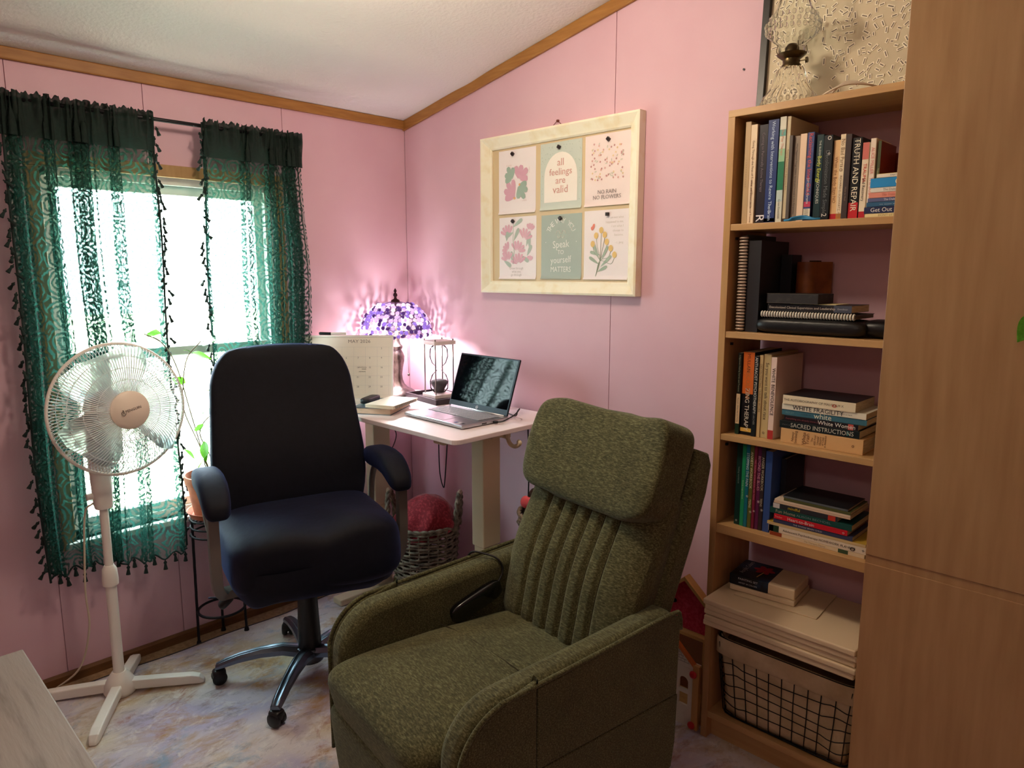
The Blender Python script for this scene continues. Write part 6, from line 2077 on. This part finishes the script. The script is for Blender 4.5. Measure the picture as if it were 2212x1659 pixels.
for a in range(0, 360, 60):
    blob(m_, T(0.082, 0.085, 0.0357), (0.018 * math.cos(R(a)), 0.018 * math.sin(R(a))), 0.016, 0.010, a)
m_.build('printed_flower', flat((170, 34, 52)), art)
m_ = MB()
m_.text('Acrylic Colors', 0.022, T(0.028, 0.075, 0.0358) @ RZ(90), sx=0.8)
m_.text('PAINTING SET', 0.010, T(0.06, -0.0018, 0.024) @ RX(90))
m_.text('ARTIST 24 COLORS', 0.007, T(0.06, -0.0018, 0.011) @ RX(90))
m_.build('box_lettering', flat((206, 206, 214)), art)
MB().tube([(0.086, 0.065, 0.0358), (0.080, 0.02, 0.0358)], 0.0018, 4).build('printed_brush', flat((190, 150, 90)), art)

# ---- wire basket with a cloth liner in the lowest bay
wk = thing('wire_basket', 'black wire basket with a cream cloth liner in the lowest bay of the bookcase', 'basket', (2.163, -0.140, 0.1085))
LIN = mat('cream_cotton_liner', (222, 200, 164), 0.9, var=(12, (196, 172, 134), 4, 0.35, 0.65), bump=(14, 0.5, 0.02))
bw0, bw1, bd0, bd1, bh = 0.200, 0.224, 0.095, 0.113, 0.270


def ringp2(w_, d_, z, n_=72, e=0.22, wob=0.0, ph_=0):
    out = []
    for i in range(n_):
        a = 2 * math.pi * i / n_
        out.append((w_ * math.copysign(abs(math.cos(a)) ** e, math.cos(a)) * (1 + wob * math.sin(a * 9 + ph_)), d_ * math.copysign(abs(math.sin(a)) ** e, math.sin(a)) * (1 + wob * math.sin(a * 7 + ph_)), z))
    return out


rings = [ringp2(bw0 + (bw1 - bw0) * f - 0.006, bd0 + (bd1 - bd0) * f - 0.006, 0.008 + (bh - 0.004) * f, wob=0.012, ph_=f * 9) for f in [i / 12 for i in range(13)]]
rings += [ringp2(bw1 - 0.018, bd1 - 0.018, bh * 0.7), ringp2(bw0 - 0.02, bd0 - 0.02, 0.02)]
MB().loft(rings).build('liner', LIN, wk, smooth=180)
rings = [ringp2(bw1 + 0.004, bd1 + 0.004, bh + 0.004), ringp2(bw1 + 0.006, bd1 + 0.006, bh - 0.01), ringp2(bw1 + 0.005, bd1 + 0.006, bh - 0.052, wob=0.004), ringp2(bw1 + 0.001, bd1 + 0.002, bh - 0.054)]
MB().loft(rings, cap=False).build('liner_cuff', LIN, wk, smooth=180)
IRON = mat('thin_black_wire', (20, 18, 18), 0.45, 0.5)
for f in [i / 7 for i in range(8)]:
    if f > 0.95:
        continue
    wv = [(x, y, z + 0.006 * math.sin(x * 60 + f * 7)) for x, y, z in ringp2(bw0 + (bw1 - bw0) * f, bd0 + (bd1 - bd0) * f, 0.008 + (bh - 0.02) * f)]
    MB().tube(wv, 0.0016, 5, closed=True).build('level_wire', IRON, wk, smooth=180)
MB().tube(ringp2(bw0, bd0, 0.004), 0.0032, 6, closed=True).build('bottom_wire', IRON, wk, smooth=180)
MB().tube(ringp2(bw1 - 0.002, bd1 - 0.002, bh), 0.0032, 6, closed=True).build('rim_wire', IRON, wk, smooth=180)
for s in (-1, 1):
    for k in range(11):
        x = -0.185 + 0.037 * k
        MB().tube([(x, s * bd0, 0.006), (x * 1.06 + 0.002 * math.sin(k * 3), s * (bd0 + bd1) / 2, bh * 0.5), (x * 1.12, s * bd1, bh - 0.012)], 0.0016, 5).build('upright_wire', IRON, wk, smooth=180)
for s in (-1, 1):
    for k in range(5):
        y = -0.08 + 0.04 * k
        MB().tube([(s * bw0, y, 0.006), (s * bw1, y * 1.15, bh - 0.012)], 0.0016, 5).build('upright_wire', IRON, wk, smooth=180)

# ================================================================== ON TOP OF THE BOOKCASE
ZT = 2.0265
pic = thing('framed_collage', 'black framed collage of scattered paper word strips leaning on the wall', 'picture', (1.895, -0.045, ZT), (R(-3.0), 0, 0))
PW, PH = 0.52, 0.62
MB().box(0, 0.022, -0.028, 0.004, 0, PH).build('frame_bar', BLACKP, pic, bevel=0.001)
MB().box(PW - 0.012, PW, -0.028, 0.004, 0, PH).build('frame_bar', BLACKP, pic, bevel=0.001)
MB().box(0.022, PW - 0.012, -0.028, 0.004, PH - 0.012, PH).build('frame_bar', BLACKP, pic, bevel=0.001)
MB().box(0.022, PW - 0.012, -0.012, 0.004, 0, 0.004).build('frame_bar', BLACKP, pic)
cb = MB().box(0.022, PW - 0.012, -0.013, -0.004, 0.004, PH - 0.012).build('backing_sheet', mat('cream_art_paper', (216, 202, 172), 0.7, var=(5, (204, 194, 166), 4, 0.4, 0.7)), pic)
STRIP = mat('cut_paper_strip', (250, 240, 218), 0.7)
INK = flat((120, 108, 92))
stp0 = None
q3 = random.Random(11)
placed = []
tries = 0
while len(placed) < 298 and tries < 20000:
    tries += 1
    u, w_ = q3.uniform(0.034, 0.44), q3.uniform(0.016, 0.385)
    # an empty winding shape stays bare between the strips
    if abs(u - (0.14 + 0.05 * math.sin(w_ * 16))) < 0.030 and w_ < 0.30 and q3.random() < 0.9:
        continue
    if any((u - a_) ** 2 + (w_ - b_) ** 2 < 0.0125 ** 2 for a_, b_ in placed):
        continue
    placed.append((u, w_))
    ang = q3.choice((0, 30, 55, 80, 90, 110, 140, 160)) + q3.uniform(-12, 12)
    lx = q3.uniform(0.55, 1.25)
    if stp0 is None:
        mb = MB().box(-0.009, 0.009, -0.0014, 0.0, -0.0038, 0.0038)
        mb.box(-0.0065, 0.0065, -0.0017, -0.0014, -0.0015, 0.0015)
        stp0 = mb.build('paper_strip', STRIP, pic)
        stp0.data.materials.append(INK)
        for pidx, pf_ in enumerate(stp0.data.polygons):
            if pidx >= 6:
                pf_.material_index = 1
        so = stp0
    else:
        so = stp0.copy()
        COL.objects.link(so)
        so.parent = pic
    so.location = (u, -0.0131, w_)
    so.rotation_euler = (R(q3.uniform(-4, 4)), R(ang), R(q3.uniform(-6, 6)))
    so.scale = (lx, 1, 1)

CUT = mat('cut_glass', (252, 250, 244), 0.06, trans=0.94, ior=1.22)
ol = thing('oil_lamp', 'clear cut glass oil lamp with a dark brass burner on the bookcase', 'oil lamp', (2.036, -0.150, ZT))


def ribbed(prof, ribs, depth, n_=72, mod=None):
    rings_ = []
    for r_, z in prof:
        ring_ = []
        for j in range(n_):
            a = 2 * math.pi * j / n_
            d_ = depth * (abs(math.cos(ribs * a / 2)) - 0.5) * (mod(z) if mod else 1)
            ring_.append(((r_ + d_) * math.cos(a), (r_ + d_) * math.sin(a), z))
        rings_.append(ring_)
    return rings_


MB().loft(ribbed([(0.066, 0.0), (0.074, 0.006), (0.077, 0.020), (0.072, 0.034), (0.058, 0.050), (0.046, 0.070), (0.040, 0.095), (0.036, 0.108), (0.030, 0.114)], 20, 0.006)).build('font', CUT, ol, smooth=50)
DBR = mat('dark_antique_brass', (84, 72, 50), 0.3, 1.0)
br = MB().lathe([(0.0, 0.1142), (0.027, 0.1142), (0.027, 0.122), (0.023, 0.126), (0.024, 0.138), (0.030, 0.142), (0.040, 0.150), (0.041, 0.153), (0.030, 0.152), (0.020, 0.158), (0.019, 0.170), (0.012, 0.180), (0.0, 0.182)], 32).build('burner', DBR, ol, smooth=50)
MB().tube([(0.022, 0, 0.130), (0.044, 0, 0.129)], 0.0016, 6).lathe([(0.0, 0), (0.008, 0), (0.008, 0.004), (0.0, 0.004)], 14, M=T(0.043, 0, 0.129) @ RY(90)).build('wick_knob', DBR, br, smooth=60)
for k in range(4):
    a = R(45 + 90 * k)
    MB().tube(bez([(0.039 * math.cos(a), 0.039 * math.sin(a), 0.151), (0.044 * math.cos(a), 0.044 * math.sin(a), 0.160), (0.041 * math.cos(a), 0.041 * math.sin(a), 0.178)], 4), 0.0012, 5).build('prong', DBR, br, smooth=180)
MB().loft(ribbed([(0.036, 0.1545), (0.037, 0.175), (0.046, 0.186), (0.066, 0.204), (0.0735, 0.224), (0.070, 0.240), (0.058, 0.256), (0.047, 0.274), (0.039, 0.300), (0.034, 0.335), (0.031, 0.375), (0.031, 0.395)], 24, 0.005, mod=lambda z: 1 if 0.19 < z < 0.30 else 0.2), cap=False).build('chimney', THIN, ol, smooth=60)
# bands of moulded beads on the glass
bd = None
for (rr_, zz_, n_) in ((0.0755, 0.018, 26), (0.072, 0.215, 26), (0.0735, 0.230, 26), (0.062, 0.250, 22)):
    for k in range(n_):
        a = 2 * math.pi * k / n_
        if bd is None:
            bd = MB().sup(0.012, 0.012, 0.014, 1, 1, 8, 6).build('glass_bead', CUT, ol, smooth=180)
            bd.location = (rr_ * math.cos(a), rr_ * math.sin(a), zz_)
        else:
            share(bd, ol, (rr_ * math.cos(a), rr_ * math.sin(a), zz_))
cc = MB()
for k in range(4):
    cc.tube(bez([(2.155 + 0.008 * k, -0.215, ZT + 0.003), (2.175 + 0.006 * k, -0.235, ZT + 0.008), (2.22, -0.232 + 0.006 * k, ZT + 0.022 + 0.004 * k), (2.27, -0.20, ZT + 0.020), (2.31, -0.15 + 0.01 * k, ZT + 0.005)], 6), 0.0026, 6)
tag(cc.build('cream_cord_coil', mat('cream_cord', (206, 190, 168)), smooth=180), 'loose coil of cream cord on top of the bookcase', 'cord')
pk = MB().box(0, 0.16, 0, 0.05, 0, 0.016).build('white_tile', mat('white_tile', (244, 238, 226), 0.3), bevel=0.002)
pk.location, pk.rotation_euler = (2.215, -0.145, ZT + 0.0003), (0, 0, R(3))
tag(pk, 'flat white bar lying behind the cream cord on the bookcase', 'bar')

# ================================================================== TALL CABINET
CX0, CX1, CYF, CZT = 2.423, 3.223, -0.420, 2.32
cab = thing('cabinet', 'tall shallow oak cabinet with an upper and a lower door before the bookcase', 'cabinet', (0, 0, 0))
MB().box(CX0, CX0 + 0.018, CYF + 0.02, -0.2635, 0.0095, CZT).build('side_panel', OAKV, cab)
MB().box(CX1 - 0.018, CX1, CYF + 0.02, -0.2635, 0.0095, CZT).build('side_panel', OAKV, cab)
MB().box(CX0 + 0.018, CX1 - 0.018, CYF + 0.03, -0.2635, CZT - 0.018, CZT).build('top_panel', OAKH, cab)
MB().box(CX0 + 0.018, CX1 - 0.018, CYF + 0.03, -0.2635, 0.06, 0.078).build('bottom_panel', OAKH, cab)
MB().box(CX0 + 0.018, CX1 - 0.018, -0.272, -0.2635, 0.078, CZT - 0.018).build('back_panel', OAKV, cab)
OAKD = mat('oak_laminate_door', (176, 138, 96), 0.4, var=(11, (156, 116, 76), 8, 0.3, 0.75), stretch=(3.5, 3, 0.3), bump=(160, 0.05, 0.002))
d1 = MB().box(CX0, CX1, CYF, CYF + 0.018, 0.8525, CZT).build('door', OAKD, cab, bevel=0.0012)
d2 = MB().box(CX0, CX1, CYF + 0.001, CYF + 0.019, 0.062, 0.830).build('door', OAKD, cab, bevel=0.0012)
MB().box(CX0, CX1, CYF + 0.003, CYF + 0.02, 0.8302, 0.8515).build('middle_rail', OAKD, cab)
MB().box(CX0 + 0.018, CX1 - 0.018, CYF + 0.05, CYF + 0.065, 0.0095, 0.06).build('plinth', OAKH, cab)
for dd, z in ((d1, 1.25), (d2, 0.62)):
    MB().tube([(CX1 - 0.06, CYF - 0.002, z), (CX1 - 0.06, CYF - 0.022, z)], [0.006, 0.013], 12).build('knob', BLACKM, dd, smooth=60)
vine = thing('trailing_plant', 'small green vine trailing down the front of the tall cabinet', 'plant', (2.775, -0.345, CZT + 0.0003))
MB().lathe([(0.0, 0.0), (0.045, 0.0), (0.06, 0.09), (0.055, 0.09), (0.05, 0.08), (0.0, 0.08)], 24).build('pot', TERRA, vine, smooth=40)
MB().tube(bez([(0.0, 0.0, 0.08), (0.0, -0.05, 0.12), (0.0, -0.085, 0.05), (0.0, -0.093, -0.2), (-0.01, -0.091, -0.5), (-0.035, -0.091, -0.80), (-0.05, -0.091, -0.86)], 8), 0.0022, 5).build('stem', STEM, vine, smooth=180)
for k, (x, z, an) in enumerate(((0.0, -0.15, 40), (0.004, -0.32, -60), (-0.004, -0.5, 60), (-0.01, -0.66, -50), (-0.045, -0.845, 30))):
    dv = Vector((-math.sin(R(an)), -0.10, -math.cos(R(an)))).normalized()     # where the blade points
    nv_ = (Vector((0, -1, 0)) - dv * dv.dot(Vector((0, -1, 0)))).normalized()
    share(lf0, vine, (x, -0.099, z), Matrix((dv.cross(nv_), dv, nv_)).transposed().to_euler(), (0.075,) * 3)

# ================================================================== DOLL'S HOUSE BESIDE THE BOOKCASE
PINE = mat('natural_pine', (206, 158, 96), 0.5, var=(10, (186, 134, 74), 6, 0.35, 0.7), stretch=(1, 4, 0.4))
dh = thing('dolls_house', 'wooden toy dolls house with a red gable and white arched window front', 'toy house', (1.790, -0.215, 0.0095))
MB().prism([(-0.12, 0.315), (0.085, 0.315), (0.085, 0.425), (0.0, 0.500), (-0.12, 0.390)], 'y', 0.030, 0.036).build('red_gable', mat('red_flocked_board', (184, 30, 56), 0.8, var=(120, (206, 56, 76), 3, 0.4, 0.65)), dh)
MB().prism([(0.0, 0.513), (0.100, 0.425), (0.094, 0.414), (0.0, 0.497)], 'y', 0.010, 0.045).build('roof_panel', PINE, dh, bevel=0.001)
MB().prism([(0.0, 0.513), (0.0, 0.497), (-0.145, 0.370), (-0.150, 0.382)], 'y', 0.010, 0.045).build('roof_panel', PINE, dh, bevel=0.001)
MB().box(-0.13, 0.098, 0.005, 0.045, 0.302, 0.314).build('upper_floor', PINE, dh, bevel=0.001)
MB().lathe([(0.0, 0), (0.008, 0), (0.006, 0.008), (0.0, 0.009)], 12, M=T(-0.045, 0.0295, 0.405) @ RX(90)).build('black_knob', BLACKP, dh, smooth=60)
MB().box(0.086, 0.098, 0.0, 0.16, 0.0, 0.302).build('side_wall', PINE, dh)
MB().box(-0.13, 0.086, 0.150, 0.160, 0.0, 0.302).build('back_wall', mat('inner_brown_board', (134, 82, 48), 0.7), dh)
MB().box(-0.13, 0.086, 0.0, 0.150, 0.0, 0.010).build('ground_floor', PINE, dh)
# white front with cut arched windows: strips around the openings
FR = mat('white_toy_front', (226, 212, 190), 0.5)
wins = [(-0.095, -0.060), (-0.035, 0.000), (0.022, 0.057)]
z_lo, z_mid0, z_mid1 = 0.075, 0.118, 0.132
f_ = MB()
edges = [-0.13] + [e for w_ in wins for e in w_] + [0.075]
for k in range(0, len(edges), 2):
    f_.box(edges[k], edges[k + 1], -0.036, -0.028, 0.0, 0.215)
for (a_, b_) in wins:
    f_.box(a_, b_, -0.036, -0.028, 0.0, z_lo)
    f_.box(a_, b_, -0.036, -0.028, z_mid0, z_mid1)
    c_ = (a_ + b_) / 2
    r_ = (b_ - a_) / 2
    zc_ = 0.160
    arc_ = [(c_ + r_ * math.cos(R(q)), zc_ + r_ * math.sin(R(q))) for q in range(0, 181, 15)]
    for i in range(len(arc_) - 1):
        (x1, w1_), (x0, w0_) = arc_[i], arc_[i + 1]
        f_.prism([(x0, w0_), (x1, w1_), (x1, 0.215), (x0, 0.215)], 'y', -0.036, -0.028)
f_.build('front_panel', FR, dh)
MB().box(0.075, 0.098, -0.040, -0.024, 0.0, 0.235).build('corner_post', PINE, dh, bevel=0.001)
for z in (0.205, 0.018):
    MB().sup(0.026, 0.016, 0.026, 0.9, 0.9, 16, 8, M=T(0.080, -0.047, z)).build('red_knob', flat((196, 36, 40), 0.4), dh, smooth=180)
lr = MB().prism([(-0.13, 0.222), (0.078, 0.222), (-0.01, 0.298), (-0.13, 0.298)], 'y', -0.034, -0.028).build('brick_print_gable', FR, dh)
ln = MB()
for k in range(7):
    z = 0.230 + 0.010 * k
    xr = 0.068 - (z - 0.222) * 1.16
    ln.box(-0.125, xr, -0.0345, -0.034, z - 0.0005, z + 0.0005)
    for j in range(14):
        x = -0.12 + 0.0145 * j + (0.007 if k % 2 else 0)
        if x < xr - 0.004:
            ln.box(x - 0.0004, x + 0.0004, -0.0345, -0.034, z, z + 0.010)
ln.build('brick_lines', flat((120, 110, 104)), lr)
MB().prism([(0.078, 0.222), (0.094, 0.222), (-0.002, 0.306), (-0.012, 0.300)], 'y', -0.038, -0.024).build('orange_edge', mat('orange_pine_edge', (206, 110, 50), 0.5), dh)
MB().box(-0.13, 0.086, -0.034, 0.0, 0.214, 0.222).build('ledge', FR, dh)
